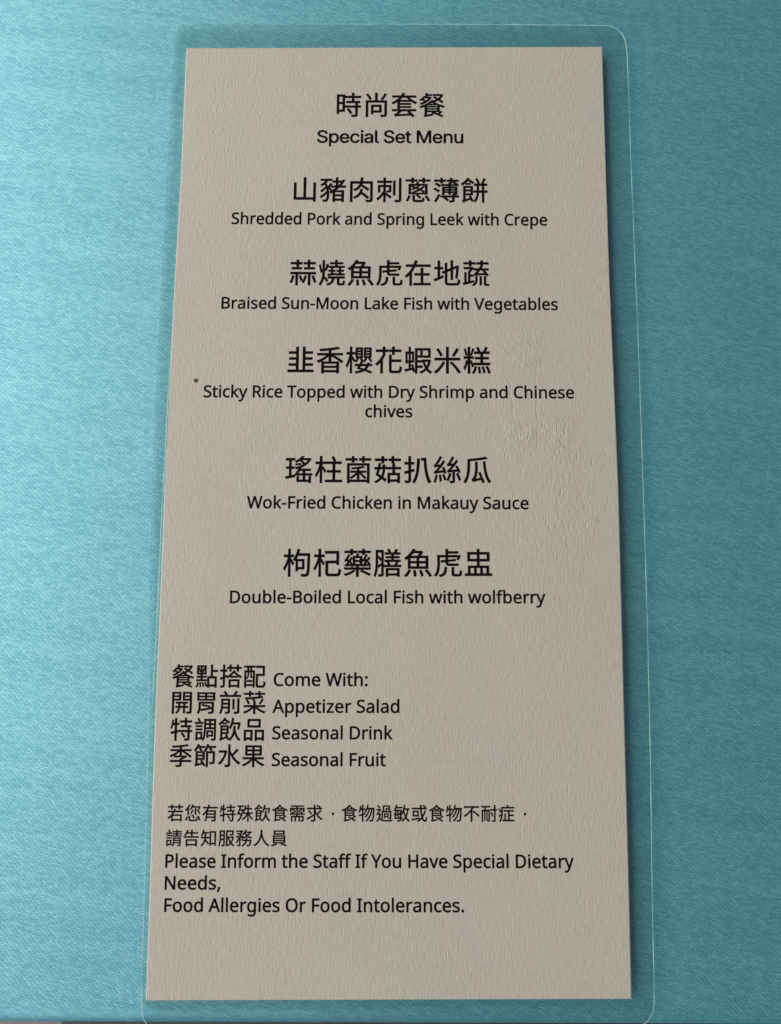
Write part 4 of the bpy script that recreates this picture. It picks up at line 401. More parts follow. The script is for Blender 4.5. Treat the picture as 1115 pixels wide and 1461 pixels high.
 "過": "83 807 32 -40 33 -44 30 -42 23 -36 59 39 -23 35 -30 40 -33 41 -34 40,421 805 0 -309 -76 0 0 -435 67 0 0 375 432 0 0 -300 -3 -11 -12 -3 -19 -1 -31 1 -40 1 12 -31 8 -31 53 1 41 3 29 7 19 14 10 20 2 30 0 360 -79 0 0 309,586 665 0 -169 -98 0 0 251 277 0 0 -82,765 496 -121 0 0 116 121 0,497 372 0 -252 58 0 0 40 203 0 0 212,555 319 144 0 0 -107 -144 0,61 284 13 7 21 6 25 2 97 0 -23 -88 -30 -77 -38 -66 -45 -55 -51 -43 17 -14 19 -19 15 -18 46 41 42 50 38 60 37 -43 43 -33 50 -25 58 -16 65 -10 74 -6 82 -1 85 0 87 2 83 2 76 4 6 24 8 26 11 21 -84 -6 -93 -5 -93 -2 -85 -1 -77 2 -70 4 -62 10 -54 15 -47 23 -39 32 -32 43 23 66 19 72 15 80 -34 13 -13 -1 -104 0 35 44 37 50 36 50 33 47 28 40 -49 23 -11 -5 -205 0 0 -63 157 0 -27 -39 -27 -39 -27 -36 -24 -30 -17 -20 -25 -21 -23 -9 10 -20 10 -26",
 "敏": "229 478 31 -38 26 -41 18 -37 48 25 -13 27 -18 30 -23 30 -24 27,163 840 -24 -85 -31 -81 -38 -74 -44 -62 20 -13 23 -16 18 -14 39 57 -7 -93 -8 -98 -73 0 0 -63 67 0 -8 -80 -9 -75 -9 -64 309 0 -6 -35 -7 -24 -8 -15 -13 -12 -19 -3 -24 0 -35 2 -40 2 12 -32 7 -33 41 -2 38 -1 31 2 25 6 20 11 17 19 12 23 10 38 8 54 89 0 0 63 -83 0 5 70 5 86 79 0 0 63 -77 0 6 173 0 14 0 15 0 7 -345 0 23 44 21 46 358 0 0 67 -333 0 30 99,217 265 33 -40 28 -43 20 -40 -141 0 16 156 231 0 -4 -87 -5 -69 -92 0 45 25 -14 29 -20 32 -24 32 -26 29,407 361 -228 0 12 145 221 0,645 579 183 0 -22 -122 -29 -110 -38 -98 -39 101 -31 111,638 840 -19 -97 -24 -93 -29 -87 -35 -79 -41 -68 20 -15 21 -18 16 -15 28 45 25 51 27 -105 32 -97 38 -89 -42 -58 -48 -51 -56 -46 -64 -39 17 -18 18 -21 14 -17 76 53 67 60 56 68 51 -72 60 -62 68 -52 15 22 19 21 19 17 -56 37 -49 46 -45 53 -39 59 40 87 34 96 26 107 21 116 55 0 0 69 -288 0 23 89 19 92",
 "或": "692 791 47 -25 48 -28 43 -30 33 -27 46 52 -34 27 -43 28 -48 27 -48 22,62 66 15 -77 95 21 108 23 115 25 116 26 -6 71 -98 -20 -97 -20 -92 -19 -84 -16,195 452 204 0 0 -174 -204 0,125 518 0 -305 347 0 0 305,68 680 0 -74 493 0 11 -120 16 -112 19 -105 25 -94 -72 -76 -80 -66 -89 -55 20 -18 21 -21 17 -19 76 51 71 58 65 65 29 -60 32 -49 37 -36 40 -22 44 -8 35 5 27 14 21 28 16 41 12 58 8 76 -23 11 -23 15 -20 17 -4 -71 -7 -53 -8 -36 -12 -20 -15 -7 -29 7 -28 22 -27 34 -24 46 -23 58 69 105 60 118 49 129 -75 18 -36 -100 -43 -93 -51 -86 -23 105 -17 118 -12 128 296 0 0 74 -301 0 -3 158 -80 0 5 -158",
 "不": "559 478 62 -43 63 -47 63 -49 59 -48 51 -46 42 -42 61 58 -43 41 -54 45 -59 47 -64 47 -64 44 -61 41,69 770 0 -77 445 0 -55 -85 -67 -83 -76 -78 -84 -73 -91 -64 -97 -55 18 -20 18 -24 15 -22 101 60 95 70 88 78 80 84 0 -559 81 0 0 662 37 54 33 55 321 0 0 77",
 "耐": "586 423 25 -45 24 -48 20 -47 17 -45 10 -39 66 25 -15 50 -23 56 -29 59 -33 56,804 835 0 -224 -233 0 0 -70 233 0 0 -530 -2 -12 -7 -7 -12 -2 -24 0 -40 0 -49 1 11 -22 9 -26 6 -22 63 1 46 4 33 9 21 15 13 25 4 36 0 530 86 0 0 70 -86 0 0 224,78 578 0 -655 63 0 0 588 80 0 0 -524 53 0 0 524 74 0 0 -524 53 0 0 524 72 0 0 -514 -3 -9 -8 -3 -13 0 -21 0 -26 1 12 -31 8 -30 37 1 29 3 23 7 15 14 8 19 2 27 0 582 -245 0 22 65 22 70 227 0 0 72 -513 0 0 -72 209 0 -17 -69 -19 -66",
 "症": "48 617 25 -48 22 -50 18 -49 12 -42 60 31 -12 42 -19 47 -24 49 -26 46,379 364 0 -338 -119 0 0 -70 701 0 0 70 -291 0 0 221 243 0 0 67 -243 0 0 175 262 0 0 70 -601 0 0 -70 267 0 0 -463 -151 0 0 338,520 825 20 -47 18 -47 -357 0 0 -300 -3 -97 -61 -31 -56 -28 -48 -23 26 -69 132 76 -11 -62 -18 -61 -24 -60 -33 -56 -43 -53 18 -14 20 -18 16 -18 46 56 36 61 28 65 20 68 13 68 9 68 4 66 1 61 0 233 688 0 0 68 -319 0 -14 35 -16 39 -18 37",
 "請": "68 545 0 -60 293 0 0 60,69 408 0 -60 293 0 0 60,45 672 0 -62 346 0 0 62,164 818 14 -34 14 -36 12 -35 9 -30 67 23 -14 41 -19 47 -20 45,640 840 0 -81 -227 0 0 -58 227 0 0 -62 -202 0 0 -55 202 0 0 -67 -239 0 0 -58 559 0 0 58 -248 0 0 67 220 0 0 55 -220 0 0 62 239 0 0 58 -239 0 0 81,832 212 0 -75 -306 0 2 39 1 36,832 266 -303 0 0 74 303 0,460 399 0 -184 -1 -51 -5 -53 -11 -54 -19 -52 -30 -48 18 -13 19 -19 15 -17 35 53 23 60 15 63 313 0 0 -86 -3 -12 -13 -3 -21 0 -36 0 -43 1 14 -31 8 -31 56 0 43 3 32 8 20 13 10 21 3 31 0 401,73 271 0 -338 66 0 0 46 220 0 0 292,139 208 154 0 0 -167 -154 0",
 "告": "248 832 -33 -85 -41 -81 -48 -73 -53 -61 22 -12 26 -15 20 -14 49 62 46 74 247 0 0 -158 -422 0 0 -70 881 0 0 70 -381 0 0 158 307 0 0 69 -307 0 0 144 -78 0 0 -144 -210 0 27 58 23 59,185 299 0 -388 75 0 0 57 488 0 0 -55 78 0 0 386,260 38 0 192 488 0 0 -192",
 "知": "547 753 0 -804 73 0 0 79 212 0 0 -68 76 0 0 793,620 99 0 583 212 0 0 -583,157 841 -21 -91 -28 -86 -34 -77 -41 -65 20 -14 23 -16 18 -14 43 73 38 85 77 0 0 -164 0 -36 -207 0 0 -72 202 0 -10 -67 -17 -68 -27 -67 -39 -65 -52 -61 -68 -57 18 -16 20 -21 14 -19 63 52 51 57 40 60 31 64 23 64 35 -41 37 -44 37 -45 33 -42 25 -34 51 64 -15 17 -22 25 -27 30 -29 32 -31 33 -29 32 -26 28 -21 21 10 68 193 0 0 72 -189 0 1 35 0 165 159 0 0 70 -287 0 31 120",
 "服": "108 803 0 -359 -1 -78 -3 -83 -8 -87 -13 -85 -20 -82 -29 -75 21 -9 22 -13 18 -13 30 76 21 85 15 89 9 90 159 0 0 -248 -2 -12 -6 -5 -11 -2 -22 -1 -35 0 -44 1 9 -23 8 -26 4 -23 59 1 44 4 31 9 21 16 11 25 3 35 0 793,176 733 153 0 0 -164 -153 0,176 499 153 0 0 -169 -155 0 1 59 1 55,858 391 -26 -81 -34 -75 -40 -69 -43 70 -37 75 -30 80,487 800 0 -880 71 0 0 471 25 0 36 -101 44 -94 53 -86 -48 -52 -52 -43 -54 -34 17 -16 16 -20 11 -19 54 36 51 42 48 50 49 -53 54 -45 59 -37 14 20 18 21 17 17 -61 35 -56 45 -51 52 44 71 39 80 32 89 24 98 -44 16 -13 -3 -326 0 0 270 281 0 0 -123 -3 -12 -16 -4 -18 -1 -30 0 -38 1 -44 1 15 -31 9 -33 68 0 52 3 38 7 25 14 12 22 3 32 0 194",
 "務": "590 841 -36 -71 -46 -67 -52 -59 -58 -49 21 -13 23 -16 18 -15 36 33 36 38 48 -64 56 -58 -55 -31 -60 -26 -65 -21 15 54 -47 16 -11 -4 -74 0 40 44 -37 30 -47 30 60 51 56 58 47 61 -49 31 -12 -3 -340 0 0 -65 285 0 -49 -53 -55 -47 -50 25 -49 22 -47 -49 61 -29 61 -34 56 -37 47 -35 -271 0 0 -67 151 0 -32 -77 -39 -74 -43 -65 -47 -52 14 -22 14 -25 11 -23 41 48 38 59 36 67 32 71 0 -320 -4 -11 -12 -4 -20 -1 -34 1 -41 1 10 -23 8 -25 5 -22 54 1 41 3 31 8 20 15 11 23 3 33 0 414 95 0 -16 -59 -18 -55 -19 -47 52 -26 21 46 19 54 19 57 16 -21 11 -19 79 28 74 35 67 40 70 -43 76 -36 82 -27 14 22 17 23 18 19 -79 22 -74 29 -67 36 48 50 41 57 33 65 76 0 0 64 -333 0 45 86,630 378 -6 -50 -8 -49 -172 0 0 -65 156 0 -18 -49 -25 -46 -33 -42 -42 -38 -52 -33 -63 -28 17 -17 16 -22 11 -19 73 34 60 41 48 47 37 53 28 57 21 62 169 0 -9 -73 -9 -55 -10 -41 -10 -27 -11 -16 -14 -8 -20 -2 -23 0 -36 2 -41 3 10 -22 7 -25 3 -23 44 -2 39 0 29 1 35 8 28 19 14 19 12 29 11 40 11 53 9 67 10 85 1 14 1 13 0 6 -236 0 13 99,692 541 -64 61 -49 69 210 0 -26 -48 -33 -43",
 "人": "457 837 -1 -38 -1 -47 -3 -54 -5 -61 -9 -65 -14 -69 -19 -72 -25 -72 -32 -71 -41 -70 -50 -67 -60 -62 -71 -57 -83 -49 34 -28 27 -31 86 53 73 61 62 66 52 72 43 74 34 77 27 77 21 76 19 -64 23 -67 30 -69 36 -68 43 -67 51 -63 59 -58 69 -52 78 -44 24 33 31 30 -83 45 -71 54 -61 60 -51 66 -42 69 -35 70 -27 69 -21 66 -16 62 -11 55 -8 46 -5 36 5 83 2 65",
 "員": "265 740 475 0 0 -103 -475 0,190 801 0 -226 629 0 0 226,221 339 560 0 0 -71 -560 0,221 215 560 0 0 -72 -560 0,221 462 560 0 0 -70 -560 0,582 36 66 -21 69 -24 68 -25 61 -25 52 -23 64 54 -53 22 -62 23 -67 25 -69 23 -65 20,147 518 0 -431 187 0 -45 -25 -57 -25 -63 -24 -66 -21 -64 -18 19 -17 20 -20 16 -18 82 23 84 30 79 35 68 36 -67 44 518 0 0 431",
}
HUMANIST = {
 " ": (175, ""),
 ",": (180, "28 -87 19 84 14 81 63 0 5 -7 -25 -79 -33 -79"),
 "-": (217, "27 154 0 52 162 0 0 -52"),
 ".": (180, "89 -9 -29 10 -9 14 -3 21 3 21 9 14 29 10 30 -10 10 -14 3 -21 -3 -21 -10 -14"),
 ":": (180, "89 278 -29 11 -9 14 -3 21 3 21 9 14 29 10 30 -10 10 -14 3 -21 -3 -21 -10 -14,89 -9 -29 10 -9 14 -3 21 3 21 9 14 29 10 30 -10 10 -14 3 -21 -3 -21 -10 -14"),
 "A": (430, "0 0 187 482 55 0 186 -482 -62 0 -58 148 -190 0 -57 -148,138 202 152 0 -54 145 -6 20 -9 29 -7 23 -11 -41 -10 -31"),
 "B": (437, "65 0 0 480 137 0 55 -3 46 -9 35 -15 26 -22 15 -31 5 -39 -6 -39 -17 -32 -29 -22 -39 -13 0 -4 55 -17 21 -16 17 -21 11 -27 3 -34 -5 -40 -15 -33 -24 -27 -34 -20 -40 -12 -48 -4,126 275 88 0 52 5 33 15 17 25 6 34 -7 34 -21 23 -36 13 -53 4 -79 0,126 51 96 0 54 6 35 19 19 29 6 36 -7 34 -19 27 -36 17 -56 6 -92 0"),
 "C": (425, "261 -7 -67 8 -55 23 -43 36 -31 49 -18 61 -6 70 7 69 19 59 33 50 46 37 57 23 68 8 71 -7 62 -21 -25 -51 -49 18 -59 8 -48 -6 -41 -17 -33 -29 -25 -38 -14 -47 -5 -56 4 -56 14 -47 23 -39 32 -29 41 -17 51 -6 60 6 55 13 0 -52 -56 -15 -31 -4"),
 "D": (491, "65 0 0 480 148 0 68 -7 57 -20 47 -34 35 -45 22 -59 7 -71 -7 -74 -22 -61 -37 -48 -50 -34 -61 -20 -73 -7,126 52 65 0 70 7 54 23 39 38 24 54 7 68 -5 59 -16 47 -26 35 -36 25 -44 15 -54 5 -78 0"),
 "F": (349, "65 0 0 480 268 0 0 -54 -207 0 0 -169 194 0 0 -54 -194 0 0 -203"),
 "H": (498, "65 0 0 480 61 0 0 -203 245 0 0 203 61 0 0 -480 -61 0 0 224 -245 0 0 -224"),
 "I": (228, "27 0 0 35 56 13 0 383 -56 14 0 35 173 0 0 -35 -56 -14 0 -383 56 -13 0 -35"),
 "L": (352, "65 0 0 480 61 0 0 -426 209 0 0 -54"),
 "M": (610, "65 0 0 480 89 0 148 -393 3 0 150 393 89 0 0 -480 -60 0 0 295 2 69 1 31 2 25 -3 0 -160 -420 -49 0 -158 420 -3 0 2 -24 2 -32 1 -73 0 -291"),
 "N": (511, "65 0 0 480 70 0 256 -397 3 0 -2 32 -2 47 -1 47 0 271 56 0 0 -480 -70 0 -257 398 -2 0 3 -58 2 -72 0 -268"),
 "O": (525, "263 -7 -69 8 -55 23 -43 37 -31 50 -18 60 -6 70 6 69 18 60 31 49 43 37 56 23 68 8 66 -8 55 -23 43 -36 31 -50 19 -60 7 -70 -7 -69 -19 -61 -31 -49 -43 -37 -55 -23,263 46 49 5 40 18 30 29 21 39 13 47 4 56 -4 57 -13 47 -21 38 -30 29 -39 17 -50 6 -49 -6 -40 -17 -31 -29 -21 -38 -13 -47 -4 -57 4 -56 13 -47 21 -39 30 -29 40 -18"),
 "P": (407, "65 0 0 480 127 0 57 -5 46 -12 34 -20 24 -28 14 -35 5 -42 -4 -38 -14 -36 -24 -31 -36 -25 -49 -16 -64 -5 -55 0 0 -187,126 238 48 0 60 6 42 17 25 29 9 46 -8 40 -22 29 -38 17 -55 6 -61 0"),
 "R": (418, "65 0 0 480 132 0 55 -4 44 -12 33 -18 24 -27 14 -34 5 -42 -3 -35 -11 -29 -16 -23 -20 -17 -46 -24 132 -215 -71 0 -116 198 -95 0 0 -198,126 249 71 0 51 6 35 17 20 29 7 39 -7 41 -22 26 -36 15 -51 5 -68 0"),
 "S": (369, "166 -7 -75 6 -31 8 -26 9 0 58 60 -20 75 -8 47 5 33 15 21 25 7 32 -3 22 -7 18 -14 15 -21 14 -29 15 -39 15 -54 24 -38 30 -24 38 -8 50 5 36 15 29 23 25 31 17 37 12 42 3 73 -7 60 -20 -19 -51 -54 18 -61 7 -39 -5 -29 -14 -17 -22 -6 -29 3 -22 7 -18 14 -15 19 -14 27 -13 35 -14 39 -16 33 -18 25 -19 19 -23 11 -28 4 -35 -5 -39 -15 -33 -26 -27 -55 -27"),
 "T": (374, "156 0 0 426 -149 0 0 54 359 0 0 -54 -149 0 0 -426"),
 "V": (403, "171 0 -171 480 63 0 108 -308 18 -55 12 -50 13 50 18 56 107 307 64 0 -171 -480"),
 "W": (625, "135 0 -127 480 63 0 75 -293 14 -60 9 -54 10 57 15 60 85 290 62 0 88 -292 16 -61 10 -54 10 54 14 60 74 293 63 0 -128 -480 -61 0 -93 314 -11 39 -9 35 -4 21 -2 -14 -5 -23 -16 -60 -91 -312"),
 "Y": (381, "160 0 0 183 -160 297 66 0 124 -236 125 236 65 0 -160 -294 0 -186"),
 "a": (377, "144 -7 -44 7 -37 19 -24 33 -8 48 5 33 14 28 23 22 33 17 44 10 53 5 62 2 0 21 -5 39 -15 24 -23 13 -32 4 -54 -8 -47 -19 -18 44 55 22 67 9 58 -7 40 -22 23 -37 8 -55 0 -245 -43 0 -11 51 -3 0 -24 -26 -25 -18 -31 -10,158 41 42 6 34 19 22 32 8 46 0 32 -53 -2 -57 -7 -36 -15 -20 -22 -6 -31 5 -26 13 -18 22 -11"),
 "b": (414, "228 -7 -39 4 -31 12 -24 17 -18 20 -5 0 -12 -46 -42 0 0 510 59 0 0 -124 -1 -42 -2 -32 3 0 18 21 24 18 31 11 39 4 41 -5 36 -16 30 -26 23 -36 14 -46 4 -57 -4 -57 -14 -46 -23 -37 -30 -26 -36 -15,219 42 42 9 30 27 18 43 6 60 -6 59 -18 43 -31 25 -42 9 -49 -8 -31 -25 -16 -42 -6 -60 0 -3 6 -58 16 -43 19 -20 27 -12"),
 "c": (323, "201 -7 -45 5 -39 15 -34 25 -25 35 -16 47 -5 58 5 60 17 48 26 36 34 25 41 15 46 5 53 -6 41 -14 -18 -49 -38 12 -40 5 -46 -9 -33 -25 -20 -43 -7 -59 7 -58 19 -42 32 -26 45 -9 52 6 41 15 0 -52 -40 -15"),
 "d": (414, "185 -7 -42 5 -36 16 -30 26 -22 36 -14 47 -4 56 4 57 14 47 23 36 30 27 36 15 41 6 38 -4 31 -12 43 -37 4 0 -2 25 -2 28 0 143 59 0 0 -510 -48 0 -8 48 -3 0 -19 -21 -24 -18 -31 -12,194 42 49 8 31 24 18 39 6 55 0 11 -6 59 -17 44 -19 20 -27 12 -36 4 -41 -10 -30 -28 -18 -45 -6 -57 6 -57 18 -43 30 -27"),
 "e": (379, "210 -7 -48 5 -42 16 -35 26 -26 36 -17 46 -5 55 5 55 15 47 24 37 31 28 39 17 45 6 43 -5 37 -15 29 -25 22 -32 13 -40 5 -46 0 -35 -247 0 9 -54 22 -39 36 -24 48 -8 61 6 54 19 0 -52 -54 -18,99 216 184 0 -6 41 -15 33 -28 21 -39 7 -37 -6 -29 -21 -20 -32"),
 "f": (232, "73 0 0 314 -63 0 0 28 63 20 0 21 4 42 10 33 17 25 37 23 49 8 39 -4 31 -8 -16 -47 -24 7 -29 3 -26 -5 -18 -14 -11 -26 -4 -37 0 -23 91 0 0 -46 -91 0 0 -314"),
 "g": (414, "195 -161 -72 6 -58 17 0 54 60 -21 73 -7 42 7 31 20 20 32 7 42 0 38 2 21 -3 0 -29 -31 -37 -18 -46 -6 -43 6 -36 16 -30 27 -22 37 -13 46 -4 54 4 54 13 45 22 38 30 28 36 17 43 6 34 -4 30 -10 26 -17 23 -24 3 0 8 48 47 0 0 -366 -4 -47 -14 -39 -21 -30 -31 -22 -41 -13,194 42 47 7 32 22 19 38 6 56 0 14 -3 45 -8 35 -14 26 -33 24 -47 8 -40 -9 -30 -27 -19 -44 -6 -58 6 -59 19 -43 30 -27"),
 "h": (416, "57 0 0 510 59 0 0 -149 -3 -51 4 0 20 24 27 18 31 10 34 4 58 -8 41 -23 18 -25 11 -34 4 -42 0 -234 -59 0 0 230 -5 38 -15 27 -25 17 -35 5 -36 -4 -28 -11 -19 -19 -17 -41 -6 -56 0 -186"),
 "i": (174, "87 420 -25 9 -7 12 -3 16 3 17 7 12 25 9 24 -9 8 -12 3 -17 -3 -16 -8 -12,57 0 0 360 59 0 0 -360"),
 "k": (359, "57 0 0 510 59 0 0 -266 -1 -28 -2 -31 3 0 12 16 16 20 14 17 115 122 70 0 -146 -154 156 -206 -72 0 -125 168 -40 -36 0 -132"),
 "l": (174, "57 0 0 510 59 0 0 -510"),
 "m": (628, "57 0 0 360 48 0 8 -49 4 0 20 25 25 17 30 10 31 4 50 -7 37 -20 23 -34 3 0 22 27 28 19 32 11 34 4 53 -8 38 -24 17 -25 10 -33 4 -43 0 -234 -59 0 0 232 -4 37 -14 27 -23 16 -32 5 -45 -8 -30 -22 -17 -37 -5 -51 0 -199 -59 0 0 232 -5 37 -13 27 -23 16 -33 5 -46 -8 -29 -26 -16 -41 -5 -55 0 -187"),
 "n": (416, "57 0 0 360 48 0 8 -49 4 0 21 25 27 17 32 10 33 4 57 -8 41 -24 18 -25 11 -33 4 -43 0 -234 -59 0 0 230 -5 38 -15 27 -25 17 -35 5 -36 -4 -28 -11 -19 -19 -17 -41 -6 -55 0 -187"),
 "o": (407, "202 -7 -45 6 -40 16 -33 27 -26 37 -16 46 -5 56 5 55 15 46 25 36 34 27 40 16 48 6 46 -6 40 -16 34 -27 25 -36 16 -46 5 -55 -5 -55 -15 -47 -25 -37 -34 -27 -41 -16,203 42 48 10 32 28 20 43 6 58 -6 57 -20 43 -32 27 -48 9 -48 -9 -32 -27 -19 -43 -6 -57 6 -58 19 -43 33 -28"),
 "p": (414, "57 -161 0 521 48 0 8 -49 3 0 19 22 23 18 31 12 39 4 42 -5 35 -16 30 -26 23 -36 14 -46 4 -57 -4 -57 -14 -46 -23 -37 -30 -27 -36 -15 -41 -6 -38 4 -31 12 -24 17 -19 20 -4 0 3 -29 1 -30 0 -148,219 42 30 5 24 13 18 22 14 28 7 33 3 38 -6 56 -18 43 -30 28 -43 9 -47 -8 -31 -23 -17 -39 -7 -55 0 -11 6 -59 16 -44 19 -20 27 -12"),
 "r": (278, "57 0 0 360 48 0 7 -66 3 0 20 28 25 23 30 16 35 6 22 -1 20 -3 -7 -55 -19 4 -20 1 -27 -4 -25 -11 -22 -18 -16 -24 -11 -30 -4 -34 0 -192"),
 "s": (322, "148 -7 -35 2 -30 4 -48 17 0 54 52 -20 62 -9 39 4 26 10 15 17 5 22 -7 24 -27 22 -23 11 -31 13 -60 27 -22 15 -16 17 -10 21 -4 27 10 41 28 30 43 18 54 7 62 -7 53 -17 -20 -47 -48 16 -51 6 -32 -3 -23 -8 -15 -14 -4 -18 8 -26 30 -20 23 -10 31 -13 59 -26 21 -15 16 -18 9 -21 3 -27 -9 -46 -29 -33 -46 -20"),
 "t": (243, "167 -7 -52 10 -21 13 -17 21 -12 29 -3 39 0 209 -51 0 0 29 51 23 24 77 35 0 0 -83 104 0 0 -46 -104 0 0 -208 4 -29 12 -20 18 -11 22 -4 28 2 23 5 0 -45 -27 -8"),
 "u": (416, "184 -7 -57 8 -41 24 -18 24 -11 34 -4 41 0 236 60 0 0 -232 5 -37 15 -27 25 -16 35 -6 36 4 27 11 20 19 17 41 6 56 0 187 59 0 0 -360 -48 0 -9 48 -3 0 -21 -25 -27 -17 -32 -9"),
 "v": (342, "136 0 -136 360 63 0 77 -212 11 -33 11 -35 7 -28 2 0 8 29 11 35 11 32 77 212 63 0 -137 -360"),
 "w": (528, "106 1 -99 360 62 0 49 -192 14 -59 10 -49 2 0 7 28 8 36 10 33 63 203 65 0 62 -203 14 -50 10 -46 2 0 4 20 6 26 15 61 50 192 60 0 -100 -360 -69 0 -62 202 -15 55 -5 23 -4 18 -3 0 -4 -18 -5 -23 -15 -55 -65 -202"),
 "y": (343, "56 -161 -28 1 -21 4 0 47 18 -2 22 -2 28 5 22 13 17 20 13 26 19 48 -145 361 63 0 78 -205 18 -51 12 -47 3 0 12 44 19 55 73 204 64 0 -156 -410 -21 -46 -27 -35 -36 -23"),
 "z": (316, "26 0 0 39 194 275 -182 0 0 46 247 0 0 -44 -191 -270 195 0 0 -46"),
}
GROTESK = {
 " ": (187, ""),
 "M": (628, "60 0 0 509 92 0 125 -322 10 -28 12 -36 12 -39 11 -35 -15 0 11 34 12 38 12 37 10 29 124 322 92 0 0 -509 -64 0 0 327 1 42 2 88 6 0 -15 -48 -16 -46 -15 -41 -11 -31 -114 -291 -56 0 -116 291 -11 30 -14 40 -16 47 -17 49 7 0 1 -41 2 -88 0 -328"),
 "S": (446, "224 -9 -52 5 -44 13 -37 22 -27 29 -18 36 -8 41 66 0 6 -27 13 -22 19 -17 24 -12 58 -10 33 3 29 8 25 14 18 18 12 22 5 25 -4 22 -10 18 -36 26 -51 17 -61 17 -56 21 -42 29 -26 37 -8 46 6 41 17 35 27 28 36 22 42 13 47 5 48 -5 41 -13 35 -22 26 -27 17 -34 7 -37 -64 0 -11 34 -24 25 -35 16 -42 6 -31 -3 -27 -8 -22 -13 -16 -17 -11 -20 -3 -22 4 -24 12 -18 38 -26 43 -15 52 -14 48 -15 47 -26 36 -40 10 -27 3 -32 -5 -40 -17 -35 -26 -30 -37 -23 -45 -15"),
 "a": (389, "160 -9 -34 4 -32 10 -26 17 -20 23 -13 28 -5 35 4 30 9 23 15 18 20 14 47 18 53 9 31 4 25 3 31 8 8 8 3 12 0 2 -9 40 -27 25 -20 7 -24 2 -47 -9 -31 -21 -18 -27 -59 17 16 31 22 24 25 18 29 11 61 9 45 -5 47 -19 20 -17 16 -23 11 -30 4 -39 0 -251 -60 0 0 52 -5 0 -20 -27 -37 -24 -25 -7,170 45 32 4 26 10 20 15 15 19 9 22 4 23 0 52 -17 -8 -28 -6 -31 -5 -25 -3 -41 -9 -31 -20 -8 -15 -3 -19 10 -33 28 -20"),
 "c": (395, "207 -8 -48 6 -42 18 -35 30 -26 39 -16 48 -6 54 6 56 16 48 26 39 35 30 42 18 48 6 53 -7 45 -21 35 -34 22 -45 -59 -15 -13 27 -20 22 -28 14 -35 5 -34 -5 -28 -15 -21 -23 -16 -29 -9 -34 -3 -37 3 -36 9 -34 16 -28 21 -23 28 -15 34 -5 36 6 28 14 21 23 12 28 59 -15 -22 -46 -35 -35 -45 -22"),
 "e": (404, "212 -8 -51 6 -44 18 -35 30 -26 39 -16 47 -6 55 5 55 16 48 26 39 34 30 42 19 48 6 61 -10 28 -13 25 -20 22 -26 16 -33 11 -40 3 -48 0 -25 -296 0 0 52 263 0 -28 -19 -3 35 -9 32 -15 25 -20 20 -26 12 -32 4 -32 -4 -27 -13 -21 -19 -16 -24 -10 -29 -3 -30 0 -33 4 -39 10 -33 18 -26 23 -19 28 -11 33 -4 42 7 31 20 21 32 59 -14 -12 -28 -18 -24 -24 -20 -28 -15 -34 -9"),
 "i": (166, "53 0 0 379 61 0 0 -379,84 443 -17 3 -13 9 -10 13 -3 15 3 16 10 13 13 9 17 3 16 -3 14 -9 9 -13 3 -16 -3 -15 -9 -13 -14 -9"),
 "l": (189, "139 -2 -38 5 -27 17 -16 27 -5 37 0 425 61 0 0 -410 1 -22 5 -15 10 -8 16 -2 14 1 10 1 11 -51 -19 -4"),
 "n": (409, "114 227 0 -227 -61 0 0 379 59 0 0 -92 -10 0 22 45 28 30 35 17 40 5 37 -4 31 -11 26 -20 20 -28 12 -36 4 -45 0 -240 -61 0 0 235 -6 40 -17 29 -27 19 -36 6 -26 -3 -23 -9 -20 -14 -15 -20 -9 -26"),
 "p": (424, "53 -143 0 522 59 0 0 -60 6 0 19 27 34 27 26 8 32 3 45 -6 39 -17 32 -29 25 -39 15 -48 5 -56 -5 -56 -15 -49 -24 -39 -33 -29 -39 -18 -45 -6 -31 3 -25 9 -35 27 -20 28 -4 0 0 -202,220 47 33 4 26 15 22 22 15 29 9 34 3 38 -3 38 -9 34 -15 29 -21 21 -27 14 -33 5 -32 -5 -27 -13 -21 -21 -15 -28 -9 -34 -3 -40 3 -39 9 -35 15 -29 22 -21 26 -14"),
 "t": (227, "204 379 0 -52 -198 0 0 52,65 471 61 0 0 -373 2 -22 8 -15 14 -8 20 -3 15 1 17 3 11 -52 -21 -5 -24 -1 -43 6 -33 19 -20 31 -7 41"),
 "u": (410, "182 -5 -36 4 -31 12 -26 20 -20 28 -12 36 -4 44 0 240 61 0 0 -235 5 -39 18 -30 27 -19 36 -6 26 3 23 9 19 15 15 20 10 25 3 31 0 226 61 0 0 -379 -59 0 0 92 9 0 -21 -45 -29 -30 -35 -17"),
}
